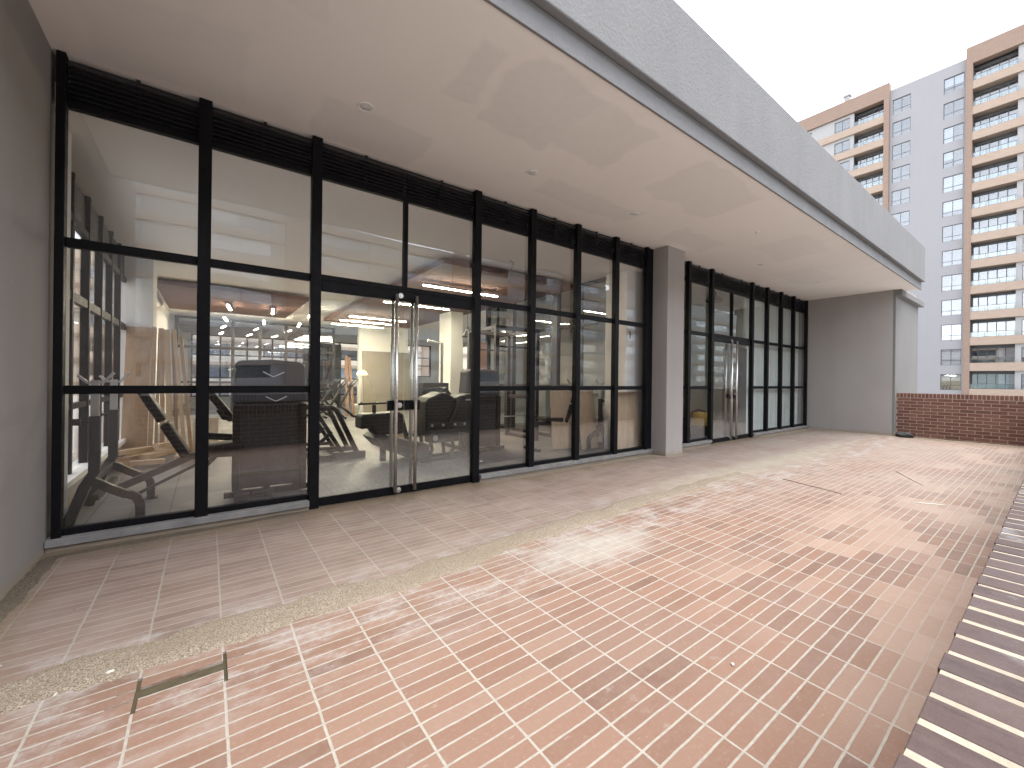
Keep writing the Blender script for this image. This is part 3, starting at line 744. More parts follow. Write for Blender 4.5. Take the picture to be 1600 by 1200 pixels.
# leaning boards
def lean(x0, x1, yb, yt, h, th, m, label, grp, tilt=0., name='leaning_board', cat='board'):
    bm = nb(); L = math.hypot(h-.03, yt-yb); a = math.atan2(yt-yb, h-.03)
    box(bm, x0, x1, yb, yb+th, .03, .03+L)
    rot = Matrix.Rotation(-a, 3, 'X'); ry = Matrix.Rotation(tilt, 3, 'Y')
    p = Vector(((x0+x1)/2, yb, .03))
    for v in bm.verts: v.co = ry @ (rot @ (v.co-p)) + p
    return tag(obj(name, bm, M[m], bevel=.003), label, cat, grp)
G = 'boards leaning on the white column'
lean(-1.17, -.84, 9.36, 9.90, 2.27, .05, 'board', 'widest tan board, leftmost of those leaning on the white column', G, 0)
lean(-.82, -.76, 9.30, 9.86, 2.28, .06, 'board', 'narrow tan board on edge, right beside the widest leaning board', G, 0)
lean(-.74, -.70, 9.34, 9.88, 2.27, .10, 'board2', 'thin pale plank, third of the leaning boards from the left', G, 0)
lean(-.66, -.60, 9.30, 9.86, 2.27, .10, 'board', 'tan plank standing upright near the middle of the leaning boards', G, -.025)
lean(-.555, -.475, 9.25, 9.84, 2.25, .09, 'board2', 'broad pale plank leaning slightly left, right of the middle of the boards', G, -.05)
lean(-.45, -.40, 9.30, 9.86, 2.20, .09, 'board', 'short tan plank between two pale leaning planks', G, -.05)
lean(-.345, -.29, 9.24, 9.84, 2.27, .09, 'board2', 'tall pale plank leaning left, near the right end of the boards', G, -.09)
lean(-.255, -.20, 9.28, 9.84, 2.14, .09, 'board', 'rightmost and shortest tan plank of the leaning boards', G, -.09)
lean(-.20, .16, 8.9, 9.06, .66, .03, 'ply', 'small pale square panel propped at the foot of the leaning boards', None, 0)
lean(3.96, 4.08, 15.3, 16.9, 2.30, .05, 'plank_dark', 'long brown plank leaning on the cream wall, left one of two', 'brown planks by the cream wall', .16)
lean(4.22, 4.32, 15.4, 16.9, 2.22, .05, 'plank_dark', 'brown plank leaning on the cream wall, right one of two', 'brown planks by the cream wall', .10)
lean(4.98, 7.20, 16.6, 16.93, 2.50, .02, 'mdf', 'large greenish tan sheet propped against the cream wall', None, 0)
lean(5.42, 6.02, 5.95, 6.10, 1.20, .02, 'ply', 'pale plywood sheet, left one of three behind the windows by the pillar', 'plywood sheets by the pillar', .05)
lean(5.98, 6.45, 5.70, 5.86, 1.21, .02, 'ply', 'pale plywood sheet, middle one of three behind the windows by the pillar', 'plywood sheets by the pillar', 0)
lean(6.15, 6.86, 4.96, 5.02, 1.19, .02, 'ply', 'pale plywood sheet standing in front of the white column', 'plywood sheets by the pillar', 0)
lean(5.67, 6.0, 9.2, 9.32, 2.40, .03, 'orange_board', 'upright orange brown board seen through the window right of the near doors', None, .02)

# cut timber and card on the floor below the side glazing
rn = random.Random(11)
bits = [(-1.00, 8.7, .06, .62, .16, 1.0), (-.82, 8.95, .10, .55, .14, .5), (-1.0, 8.2, .05, .7, .12, 1.25), (-.62, 8.6, .12, .5, .18, .9), (-.50, 8.75, .24, .45, .12, .8),
        (-.72, 8.15, .07, .40, .10, .2), (-.32, 8.35, .14, .55, .10, 1.45), (-.9, 8.55, .20, .50, .10, .75)]
lb = ['long cut timber nearest the sill', 'timber offcut lying across the middle of the heap', 'flat pale offcut nearest the window', 'thick offcut at the right of the heap', 'offcut on top of another at the right',
      'small offcut in front of the heap', 'pale offcut standing tilted, farthest right', 'offcut lying on top at the left']
for (x_, y_, z_, L_, w_, an), l_ in zip(bits, lb):
    bm = nb(); box(bm, x_-L_/2, x_+L_/2, y_-w_/2, y_+w_/2, z_, z_+.07, Matrix.Rotation(an, 3, 'Z') @ Matrix.Rotation(rn.uniform(-.25, .25), 3, 'Y'))
    tag(obj('timber_offcut', bm, M['card'], bevel=.004), l_ + ', below the left side glazing', 'offcut', 'timber offcuts heaped on the gym floor')
bm = nb()
for k in range(4):
    a = rn.uniform(0, 3); box(bm, .16+rn.uniform(-.15, .15)-.22, .16+.22, 10.4+rn.uniform(-.2, .2)-.16, 10.4+.16, .032+k*.007, .036+k*.007, Matrix.Rotation(a, 3, 'Z'))
tag(obj('paper_pile', bm, M['plaster_chip']), 'loose pale sheets of paper on the floor behind the grey machine', 'paper')

# ------------------------------------------------------------------ gym machines
def bench_with_rack(loc, label):
    t = thing('bench_press', label, 'weight bench', loc); O = Vector(loc)
    def P(x, y, z): return O + Vector((x, y, z))
    for sy in (-.45, .45):
        bm = nb()
        sqtube(bm, [P(-.05, sy, 1.0), P(-.05, sy, .50), P(-.11, sy, .38), P(-.23, sy, .0)], .075, .06)
        f = obj('upright', bm, M['gym_black'], t, .004)
        bm = nb()
        crv = [P(-.09, sy, .44), P(.08, sy, .32), P(.16, sy, .27)] + [P(.16+.10*math.sin(R(a)), sy, .145+.125*math.cos(R(a))) for a in (20, 45, 70, 90)] + [P(.26, sy, .0)]
        sqtube(bm, crv, .07, .058); box(bm, O.x+.20, O.x+.32, O.y+sy-.05, O.y+sy+.05, O.z, O.z+.012); obj('leg', bm, M['gym_black'], t, .004)
        bm = nb(); box(bm, O.x-.078, O.x-.022, O.y+sy-.022, O.y+sy+.022, O.z+.985, O.z+1.32); obj('telescopic_post', bm, M['silver'], f)
        bm = nb(); tube(bm, [P(-.09, sy, .95), P(-.16, sy, .95)], .012, 8); tube(bm, [P(-.14, sy, .95), P(-.19, sy, .95)], .03, 12); obj('knob', bm, M['gym_black'], f)
        bm = nb(); sqtube(bm, [P(-.16, sy, 1.36), P(-.10, sy, 1.30), P(-.0, sy, 1.30), P(.07, sy, 1.39)], .02, .05); obj('bar_hook', bm, M['silver'], f)
    bm = nb(); bar(bm, P(-.07, -.42, .42), P(-.07, .42, .42), .06, .06); obj('crossbar', bm, M['gym_black'], t, .004)
    bm = nb(); sqtube(bm, [P(.0, 0, .22), P(.62, 0, .50), P(1.35, 0, .52)], .07, .06); bar(bm, P(.12, .03, .12), P(.66, .03, .40), .035, .03); obj('spine', bm, M['gym_grey'], t, .004)
    bm = nb(); bar(bm, P(-.05, -.42, .26), P(-.03, .42, .26), .05, .05); obj('lower_crossbar', bm, M['gym_black'], t)
    bm = nb(); bar(bm, P(.22, 0, 1.22), P(.385, 0, .90), .28, .08, (1, 0, .4)); bar(bm, P(.40, 0, .87), P(.58, 0, .52), .28, .085, (1, 0, .4)); obj('backrest', bm, M['vinyl'], t, .018)
    bm = nb(); bar(bm, P(.66, 0, .575), P(1.10, 0, .60), .30, .08); obj('seat', bm, M['vinyl'], t, .018)
    bm = nb(); bar(bm, P(1.33, 0, .52), P(1.33, 0, .03), .06, .06); bar(bm, P(1.33, -.25, .025), P(1.33, .25, .025), .06, .05); bar(bm, P(.60, 0, .50), P(.45, 0, .80), .04, .04); obj('rear_leg', bm, M['gym_grey'], t, .004)
    return t
b1 = bench_with_rack((-.76, 5.62, .03), 'black inclined weight bench with two uprights in the corner of the first window')
dup(b1, (6.42, 6.10, .03), R(176), 'black weight bench with uprights in front of the plywood sheets')

def stack_machine(loc, label):
    t = thing('weight_stack_machine', label, 'gym machine', loc); x, y, z = loc
    bm = nb()
    prism_y(bm, [(x-.37, z+.08), (x+.37, z+.08), (x+.36, z+1.06), (x-.36, z+1.06)], y-.13, y+.16); obj('lower_cover', bm, M['gym_grey'], t, .02)
    bm = nb(); n = 17
    for k in range(n): xx = x-.33+.66*k/(n-1); box(bm, xx-.012, xx+.012, y-.140, y-.131, z+.93, z+1.04)
    obj('vent_rib', bm, M['gym_black'], t)
    bm = nb()
    poly = [(x-.395, z+1.07)] + [(x+.395, z+1.07)] + [(x+.36, z+1.44)] + arc(x+.28, z+1.47, .085, 10, 90, 6) + [(x, z+1.575)] + arc(x-.28, z+1.47, .085, 90, 170, 6) + [(x-.36, z+1.44)]
    prism_y(bm, poly, y-.16, y+.14); obj('shroud', bm, M['shroud'], t, .03)
    bm = nb()
    for sx in (-.34, .34): box(bm, x+sx-.035, x+sx+.035, y-.19, y-.135, z+.05, z+1.05)
    bar(bm, (x-.45, y-.20, z+.05), (x+.45, y-.20, z+.05), .06, .06); bar(bm, (x-.30, y-.35, z+.045), (x-.30, y+.9, z+.045), .06, .06); bar(bm, (x+.30, y-.2, z+.045), (x+.30, y+.9, z+.045), .06, .06)
    obj('frame', bm, M['gym_black'], t, .004)
    bm = nb()
    tube(bm, [(x-.36, y-.38, z+.05), (x-.22, y-.38, z+.05)], .05, 16); obj('wheel', bm, M['rubber'], t)
    bm = nb(); tube(bm, [(x-.20, y-.33, z+.07), (x+.02, y-.30, z+.07)], .035, 12); obj('foot_pad', bm, M['rubber'], t)
    bm = nb(); sqtube(bm, [(x-.32, y+.35, z+.62), (x-.60, y+.35, z+.66)], .08, .07); sqtube(bm, [(x-.33, y+.2, z+.85), (x-.45, y+.2, z+.88), (x-.50, y+.2, z+.98)], .05, .05)
    bar(bm, (x-.62, y+.35, z+.30), (x-.35, y+.35, z+.60), .05, .05); box(bm, x-.62, x-.34, y+.28, y+.42, z+.40, z+.50)
    obj('press_arm', bm, M['gym_black'], t, .006)
    bm = nb(); bar(bm, (x-.60, y+.40, z+1.20), (x-.36, y+.40, z+.84), .30, .09, (1, 0, .7)); obj('backrest', bm, M['vinyl'], t, .02)
    return t
m1 = stack_machine((.60, 5.72, .03), 'tall machine with blue grey shroud, seen from behind through the second window')
dup(m1, (4.22, 6.75, .03), 0, 'tall machine with blue grey shroud behind the window right of the near doors')

# sloping black stand
t = thing('a_frame_stand', 'black sloping tubular stand behind the left glass door', 'gym stand', (1.8, 7.4, .03))
bm = nb()
for yy in (7.25, 7.85):
    tube(bm, [(1.36, yy, .88), (1.66, yy, .90), (1.73, yy, .86), (2.06, yy, .14)], .042, 12)
    tube(bm, [(1.44, yy, .80), (1.83, yy, .13)], .034, 12); tube(bm, [(1.45, yy, .30), (1.66, yy, .50)], .030, 10)
    tube(bm, [(1.20, yy, .24), (1.80, yy, .22)], .03, 10)
for q in ((1.66, .90), (2.05, .15)): tube(bm, [(q[0], 7.25, q[1]), (q[0], 7.85, q[1])], .032, 12)
obj('tube_frame', bm, M['gym_black'], t)
bm = nb()
for yy in (7.25, 7.85): box(bm, 1.68, 2.20, yy-.06, yy+.06, .03, .15)
box(bm, 1.36, 1.66, 7.2, 7.9, .03, .12); obj('base_plate', bm, M['gym_grey'], t, .008)

# padded machine behind the middle of the doors
t = thing('pad_machine', 'black padded machine with a low platform between the two door pulls', 'gym machine', (2.3, 6.6, .03))
bm = nb(); prism_y(bm, [(1.90, .60), (1.90, .80)] + [(1.94, .835), (2.52, .85), (2.57, .82), (2.62, .52), (2.55, .49), (2.14, .50), (2.06, .62)], 6.45, 6.80); obj('pad', bm, M['vinyl'], t, .03)
bm = nb(); bar(bm, (2.15, 6.62, .84), (2.15, 6.62, .97), .05, .05); bar(bm, (1.90, 6.62, .985), (2.70, 6.62, 1.0), .04, .03)
bar(bm, (2.30, 6.62, .50), (2.30, 6.62, .05), .08, .08); bar(bm, (2.60, 6.62, .80), (2.78, 6.62, .10), .06, .06); obj('frame', bm, M['gym_black'], t, .004)
bm = nb(); prism_y(bm, [(2.05, .46), (2.14, .52), (2.98, .30), (2.98, .03), (2.80, .03), (2.20, .30)], 6.30, 6.90); obj('platform', bm, M['gym_grey'], t, .015)
bm = nb(); box(bm, 2.16, 2.62, 6.36, 6.78, .455, .463, Matrix.Rotation(R(14.5), 3, 'Y'), (2.2, 6.5, .51)); obj('instruction_sheet', bm, M['plaster_chip'], t)
bm = nb()
for k in range(4): xx = 1.95+k*.23; lathe(bm, [(.018, 0), (.022, .012), (.012, .022)], (xx, 6.62, 1.003), 12)
obj('bolt', bm, M['silver'], t)

# wide black machine behind the right leaf
t = thing('shell_machine', 'wide black machine with rounded shells behind the right glass door', 'gym machine', (3.3, 6.3, .03))
sh = [(2.84, .46), (2.83, 1.02), (2.90, 1.09), (3.02, 1.13), (3.12, 1.175), (3.20, 1.17), (3.30, 1.12), (3.38, 1.06), (3.40, .60), (3.30, .46)]
bm = nb(); prism_y(bm, [(x_-.0, z_) for x_, z_ in sh], 6.15, 6.60); obj('shell', bm, M['vinyl'], t, .03)
bm = nb(); prism_y(bm, [(3.36, .55), (3.42, 1.08), (3.52, 1.12), (3.70, 1.15), (3.84, 1.14), (3.86, .55), (3.70, .45)], 6.22, 6.66); obj('shell', bm, M['vinyl'], t, .03)
bm = nb(); sqtube(bm, [(3.42, 6.12, 1.10), (3.34, 6.12, .85), (3.20, 6.12, .60)], .05, .04); box(bm, 2.86, 3.84, 6.10, 6.20, .60, .68); box(bm, 2.88, 3.40, 6.06, 6.30, .36, .56); obj('side_bar', bm, M['gym_grey'], t, .01)
bm = nb()
for sx in (2.95, 3.35, 3.75):
    tube(bm, [(sx, 6.25, .45), (sx+.05, 6.25, .22), (sx-.06, 6.25, .05)], .032, 10); tube(bm, [(sx, 6.6, .45), (sx+.05, 6.6, .05)], .032, 10)
bar(bm, (2.8, 6.25, .06), (3.9, 6.25, .06), .06, .05); bar(bm, (2.8, 6.6, .06), (3.9, 6.6, .06), .06, .05); obj('frame', bm, M['gym_black'], t, .004)
bm = nb()
for sx in (2.92, 3.12, 3.34, 3.52): disc_y(bm, (sx, .64), .022, 6.085, 6.10, 14)
disc_y(bm, (2.96, .44), .045, 6.045, 6.06, 20); box(bm, 3.60, 3.74, 6.19, 6.215, 1.03, 1.055); obj('bolt', bm, M['silver'], t, .003)
bm = nb(); tube(bm, [(2.86, 6.36, 1.16), (2.92, 6.36, 1.23), (3.22, 6.36, 1.24), (3.25, 6.36, 1.19)], .016, 10); obj('grab_handle', bm, M['gym_black'], t)
bm = nb(); sqtube(bm, [(3.66, 6.08, .52), (3.70, 6.08, .40), (3.77, 6.08, .30)], .05, .012); obj('strap', bm, M['yellow'], t)
bm = nb()
for sx in (2.92, 3.80): tube(bm, [(sx, 6.16, .09), (sx, 6.20, .09)], .06, 16)
obj('wheel', bm, M['rubber'], t)

# squat rack
t = thing('squat_rack', 'grey steel squat rack with crossbars behind the windows right of the near doors', 'rack', (5.4, 7.6, .03))
for xx in (4.85, 5.95):
    for yy in (7.1, 8.2):
        bm = nb(); box(bm, xx-.045, xx+.045, yy-.04, yy+.04, .03, 2.55); obj('post', bm, M['gym_grey'], t, .004)
bm = nb()
for yy in (7.1, 8.2): bar(bm, (4.90, yy, 2.50), (5.90, yy, 2.50), .07, .08); bar(bm, (4.90, yy, 2.10), (5.90, yy, 2.10), .03, .03)
for xx in (4.85, 5.95):
    for zz in (2.50, 1.0, .08): bar(bm, (xx, 7.15, zz), (xx, 8.15, zz), .07, .07)
obj('crossbar', bm, M['gym_grey'], t, .004)
bm = nb(); tube(bm, [(4.55, 7.05, 1.22), (6.25, 7.05, 1.22)], .015, 10); bx = [(4.62, .03), (6.18, .03)]
obj('barbell', bm, M['silver'], t)
bm = nb(); tube(bm, [(4.5, 7.05, .62), (5.9, 7.05, .62)], .014, 10); obj('safety_bar', bm, M['silver'], t)
# cable column with curved arms
t = thing('cable_machine', 'pale cable machine with a short arm behind the squat rack', 'gym machine', (4.5, 9.4, .03))
bm = nb(); tube(bm, [(4.75, 9.4, .03), (4.75, 9.4, 2.30), (4.35, 9.4, 2.34)], .035, 12); obj('mast', bm, M['silver'], t)
bm = nb(); box(bm, 4.2, 4.9, 9.3, 9.6, .03, 1.3); obj('weight_stack', bm, M['gym_black'], t, .01)
bm = nb(); box(bm, 3.9, 5.1, 9.1, 9.9, .031, .09); obj('base', bm, M['gym_grey'], t, .01)
# dumbbell rack
t = thing('dumbbell_rack', 'low black rack of dumbbells seen through the fifth window', 'rack', (5.9, 9.7, .03))
bm = nb()
for zz in (.45, .85): box(bm, 5.2, 6.5, 9.75, 10.05, zz, zz+.04, Matrix.Rotation(R(-15), 3, 'X'))
for xx in (5.22, 6.48): bar(bm, (xx, 9.9, .03), (xx, 10.0, 1.0), .06, .06)
obj('shelf', bm, M['gym_black'], t, .004)
for zz in (.53, .93):
    for k in range(6):
        bm = nb(); xx = 5.33+k*.21; yy = 9.88; tube(bm, [(xx, yy-.13, zz), (xx, yy-.05, zz)], .055, 12); tube(bm, [(xx, yy+.05, zz), (xx, yy+.13, zz)], .055, 12); tube(bm, [(xx, yy-.05, zz), (xx, yy+.05, zz)], .014, 8)
        tag(obj('dumbbell', bm, M['rubber']), 'small black dumbbell lying on the low rack', 'dumbbell', 'dumbbells on the rack')
# exercise bikes
def bike(loc, label):
    t = thing('exercise_bike', label, 'exercise bike', loc, 'exercise bikes in a row'); x, y, z = loc
    bm = nb(); tube(bm, [(x-.40, y, z+.12), (x+.05, y, z+.42), (x+.38, y, z+1.02)], .04, 10); tube(bm, [(x+.05, y, z+.42), (x-.28, y, z+.86)], .035, 10)
    tube(bm, [(x+.05, y, z+.42), (x+.48, y, z+.06)], .04, 10); tube(bm, [(x-.42, y-.25, z+.05), (x-.42, y+.25, z+.05)], .035, 10); tube(bm, [(x+.48, y-.25, z+.05), (x+.48, y+.25, z+.05)], .035, 10)
    obj('frame', bm, M['gym_black'], t)
    bm = nb(); disc_y(bm, (x-.30, z+.34), .26, y-.02, y+.02, 28); obj('flywheel', bm, M['silver'], t)
    bm = nb(); box(bm, x-.42, x-.16, y-.08, y+.08, z+.86, z+.93); obj('saddle', bm, M['vinyl'], t, .02)
    bm = nb(); tube(bm, [(x+.36, y-.22, z+1.16), (x+.34, y-.2, z+1.04), (x+.34, y+.2, z+1.04), (x+.36, y+.22, z+1.16)], .022, 10); tube(bm, [(x+.36, y-.2, z+1.05), (x+.60, y-.18, z+1.32)], .02, 10); tube(bm, [(x+.36, y+.2, z+1.05), (x+.60, y+.18, z+1.32)], .02, 10); obj('handlebar', bm, M['gym_black'], t)
    return t
k1 = bike((2.75, 13.9, .03), 'leftmost of the three dark exercise bikes in the distance')
dup(k1, (3.16, 14.3, .03), 0, 'middle one of the three dark exercise bikes in the distance')
dup(k1, (3.56, 14.7, .03), 0, 'rightmost of the three dark exercise bikes in the distance')
# bucket, lamp, box, tub
t = thing('bucket', 'white paint bucket on the floor beside the brown leaning planks', 'bucket', (4.55, 16.2, .03))
bm = nb(); lathe(bm, [(.13, 0), (.155, .32), (.165, .33), (.165, .36), (.15, .36)], (4.55, 16.2, .03), 24); obj('body', bm, M['white_paint'], t)
bm = nb(); tube(bm, [(4.55-.165*math.cos(R(a)), 16.04-.02*math.sin(R(a)), .33+.0-.12*math.sin(R(a))) for a in range(0, 181, 20)], .006, 6); obj('handle', bm, M['silver'], t)
s = N('lit_shade'); s.b.inputs['Emission Color'].default_value = (1, .62, .16, 1); s.b.inputs['Emission Strength'].default_value = 2.2; M['litshade'] = s.set((.7, .5, .2), .5)
t = thing('floor_lamp', 'slim pale lamp with a lit yellow dome shade in front of the tan sheet', 'lamp', (5.25, 16.0, .03))
bm = nb(); tube(bm, [(5.25, 16, .05), (5.22, 16, .9), (4.95, 16, 1.52), (4.72, 16, 1.66)], .012, 8); lathe(bm, [(.13, 0), (.13, .025), (.03, .04)], (5.25, 16, .03), 18); obj('stem', bm, M['silver'], t)
bm = nb(); lathe(bm, [(.19, 0), (.18, .06), (.13, .13), (.04, .17)], (4.72, 16, 1.52), 20); obj('lamp_shade', bm, M['litshade'], t)
bm = nb(); box(bm, 2.86, 3.35, 8.3, 8.75, .03, .42)
tag(obj('carton', bm, M['card'], bevel=.006), 'open tan carton on the floor between the machines behind the doors', 'carton')
t = thing('tub', 'yellow tub with a black curved carrying frame behind the second front', 'tub', (9.85, 5.45, .03))
bm = nb(); lathe(bm, [(.24, .30), (.29, .60), (.30, .62), (.28, .62)], (9.85, 5.45, .03), 24); obj('body', bm, M['yellow'], t)
bm = nb(); tube(bm, [(9.47, 5.45, .03), (9.47, 5.45, .50), (9.57, 5.45, .66), (9.85, 5.45, .70), (10.13, 5.45, .66), (10.23, 5.45, .50), (10.23, 5.45, .03)], .028, 10)
bar(bm, (9.47, 5.45, .30), (10.23, 5.45, .30), .04, .04); obj('frame', bm, M['gym_black'], t)

# ------------------------------------------------------------------ small things on the terrace
bm = nb(); bmesh.ops.create_icosphere(bm, subdivisions=3, radius=.14)
from mathutils import noise as mn
for v in bm.verts:
    v.co *= 1+.35*mn.noise(v.co*9); v.co.z *= .55; v.co.x *= .9; v.co.y *= 1.25
    v.co += Vector((14.86, 2.52, .055))
tag(obj('rock', bm, M['stone']), 'dark lump of stone at the corner of the grey end wall and brick parapet', 'rock')
bm = nb(); tube(bm, [(6.72, 2.43, .008), (6.6, 2.05, .007), (6.46, 1.68, .008)], .0045, 8)
tag(obj('steel_rod', bm, M['rust']), 'thin rusty steel rod lying on the tiles beyond the sand ridge', 'rod')
bm = nb(); tube(bm, [(8.92, 1.62, .006), (8.3, 1.33, .009), (7.98, 1.16, .006)], .005, 8)
tag(obj('stick', bm, M['plaster_chip']), 'thin pale stick lying on the far tiles, right of the steel rod', 'stick')
def chip(x, y, a, L, w, h, label):
    bm = nb(); bmesh.ops.create_icosphere(bm, subdivisions=2, radius=1.)
    rm = Matrix.Rotation(a, 3, 'Z')
    for v in bm.verts:
        k = 1+.45*mn.noise(v.co*1.7+Vector((x*9, y*9, 0)))
        v.co = rm @ Vector((v.co.x*L/2*k, v.co.y*w/2*k, v.co.z*h*.5*k)) + Vector((x, y, h*.45))
    tag(obj('plaster_chip', bm, M['plaster_chip']), label, 'plaster chip')
chip(6.83, .93, -1.0, .34, .022, .008, 'long white plaster sliver on the tiles near the right parapet')
chip(-.355, 2.655, .2, .035, .02, .017, 'white plaster flake lying on the sand ridge, left of the missing tile')
chip(-.52, 2.60, .9, .018, .008, .016, 'thin white flake standing on the sand ridge near the left wall')
chip(-.80, 3.00, .9, .06, .008, .008, 'thin white splinter on the dark tiles by the left wall')
chip(-.86, 2.98, .8, .035, .007, .008, 'short white splinter on the dark tiles by the left wall')
chip(2.10, .97, .4, .022, .015, .012, 'small white plaster crumb on a joint in the foreground right')

# ------------------------------------------------------------------ apartment buildings
M['b_grey'] = stucco('tower_grey_render', (.27, .265, .277), .03, .1, 20, .15)
M['b_white'] = stucco('tower_white_render', (.34, .335, .335), .03, .1, 20, .15)
def brickish(name, c):
    s = N(name); cx = s.sep(); v = s.comb(s.math('ADD', cx[0], cx[1]), cx[2], 0.)
    b = s.n('ShaderNodeTexBrick'); s.put(b.inputs['Vector'], v); b.inputs['Scale'].default_value = 1.
    b.inputs['Brick Width'].default_value = .40; b.inputs['Row Height'].default_value = .10; b.inputs['Mortar Size'].default_value = .012
    s.put(b.inputs['Color1'], c); s.put(b.inputs['Color2'], tuple(k*.88 for k in c)); s.put(b.inputs['Mortar'], tuple(min(1, k*1.12) for k in c))
    col = s.mix(s.rng(s.noise(.35, 4), .4, .7, 0, .18), b.outputs[0], tuple(k*.8 for k in c))
    return s.set(col, .9, 0, .2)
M['b_brown'] = brickish('tower_brown_brick', (.245, .178, .143))
M['b_peach'] = brickish('tower_peach_brick', (.335, .262, .212))
M['b_cream'] = stucco('cream_render', (.60, .53, .44), .04, .1, 20, .2)
M['b_frame'] = simple('window_frame', (.055, .06, .068), (.08, .085, .09), 4, .5)
M['room'] = simple('dim_room', (.10, .105, .115), (.16, .165, .17), .6, .9)
M['blind'] = simple('white_blind', (.66, .66, .66), (.74, .74, .74), 3, .7)

def facade(bm, X, y0, y1, z0, z1, openings, depth=.22):
    """wall sheet at x = X facing -x, openings cut out with reveals"""
    ys = sorted({y0, y1, *[o[0] for o in openings], *[o[1] for o in openings]}); zs = sorted({z0, z1, *[o[2] for o in openings], *[o[3] for o in openings]})
    V = {}
    def g(a, b):
        if (a, b) not in V: V[(a, b)] = bm.verts.new((X, a, b))
        return V[(a, b)]
    fs = []
    for a, b in zip(ys, ys[1:]):
        for c, d in zip(zs, zs[1:]):
            if any(o[0] < (a+b)/2 < o[1] and o[2] < (c+d)/2 < o[3] for o in openings): continue
            fs.append(bm.faces.new((g(a, c), g(a, d), g(b, d), g(b, c))))
    ed = {e for f in fs for e in f.edges if e.is_boundary}
    r = bmesh.ops.extrude_edge_only(bm, edges=list(ed))
    for q in r['geom']:
        if isinstance(q, bmesh.types.BMVert): q.co.x += depth
    return bm

rw = random.Random(21)
def window(par, X, y0, y1, z0, z1, blind=None, sub=True):
    bm = nb(); f = .042; xm = X+.10
    c = (y0+y1)/2; t = z0+(z1-z0)*.30
    box(bm, xm, xm+.06, y0, y0+f, z0, z1); box(bm, xm, xm+.06, y1-f, y1, z0, z1)
    for zz in (z0, z1-f): box(bm, xm, xm+.06, y0+f, y1-f, zz, zz+f)
    box(bm, xm+.002, xm+.055, c-f/2, c+f/2, z0+f, z1-f)
    for a, b in ((y0+f, c-f/2), (c+f/2, y1-f)): box(bm, xm+.004, xm+.05, a, b, t-.02, t+.02)
    w = obj('window', bm, M['b_frame'], par)
    bm = nb(); box(bm, xm+.025, xm+.032, y0+.02, y1-.02, z0+.02, z1-.02); obj('pane', bm, M['glass_far'], w)
    if blind:
        bm = nb(); a, b = (y0+f, y1-f) if blind == 1 else ((c, y1-f) if blind == 2 else (y0+f, c)); zb = z0+.05 if rw.random() < .5 else z0+(z1-z0)*rw.uniform(.3, .6)
        zz = z1-.05
        while zz > zb: box(bm, xm+.12, xm+.126, a, b, max(zb, zz-.13), zz); zz -= .16
        obj('blind', bm, M['blind'], w)
    return w

TX = 61.4; ST = 2.562
tw = thing('apartment_tower', 'tall grey apartment tower with peach brick balcony bands beyond the terrace', 'building', (TX, 8, -6))
rows = range(14)
wz = [(33.25-1.62-ST*k, 33.25-ST*k) for k in rows]
bz = [(31.80-ST*k, 33.58-ST*k) for k in rows]
ops = [(6.32, 7.77, a, b) for a, b in wz] + [(10.27, 11.75, a, b) for a, b in wz]
bm = nb(); facade(bm, TX, 6.19, 11.97, -6, 34.45, ops); obj('wall', bm, M['b_grey'], tw)
bm = nb(); box(bm, TX+1.6, TX+12, -9.8, 26.8, -6, 34.0); box(bm, TX+.23, TX+1.6, -9.5, 26.5, 34.0, 34.3); obj('core', bm, M['room'], tw)
XB = TX-.35
# projecting brick frames: columns and roof bands
bm = nb(); box(bm, XB, TX+.5, 5.72, 6.18, -6, 35.3); box(bm, XB, TX+.5, -9.8, 5.719, 33.60, 35.3)
for a, b in ((-9.8, -9.3),): box(bm, XB, TX+.5, a, b, -6, 33.599)
obj('brick_frame', bm, M['b_brown'], tw)
bm = nb(); box(bm, XB, TX+.5, 11.98, 12.44, -6, 35.25); box(bm, XB, TX+.5, 12.441, 26.8, 33.58, 35.25); obj('brick_frame', bm, M['b_brown'], tw)
bm = nb()
for k, (a, b) in enumerate(bz):
    box(bm, XB+.02, TX+1.58, -9.29, 5.715, a-.80, a); box(bm, XB+.02, TX+1.58, 12.445, 26.7, a-.80, a)
obj('balcony_band', bm, M['b_peach'], tw)
# pale piers and infill
ops = [(1.25, 2.48, a, b) for a, b in wz] + [(-1.6, .2, a, b) for a, b in wz]
bm = nb(); facade(bm, TX-.05, -2.4, 2.86, -6, 33.59, ops); obj('wall', bm, M['b_white'], tw)
ops = [(15.55, 17.05, a, b) for a, b in wz] + [(19.4, 20.9, a, b) for a, b in wz]
bm = nb(); facade(bm, TX-.05, 15.16, 22.5, -6, 33.57, ops); obj('wall', bm, M['b_white'], tw)
for k, (a, b) in enumerate(wz):
    low = k > 9
    window(tw, TX, 6.32, 7.77, a, b, 1 if (low or rw.random() < .2) else (2 if rw.random() < .2 else None))
    window(tw, TX, 10.27, 11.75, a, b, 1 if rw.random() < .15 else None)
    window(tw, TX-.05, 1.25, 2.48, a, b, 1 if low else None)
    window(tw, TX-.05, 15.55, 17.05, a, b, 2 if rw.random() < .2 else None)
    if k < 9: window(tw, TX-.05, 19.4, 20.9, a, b)
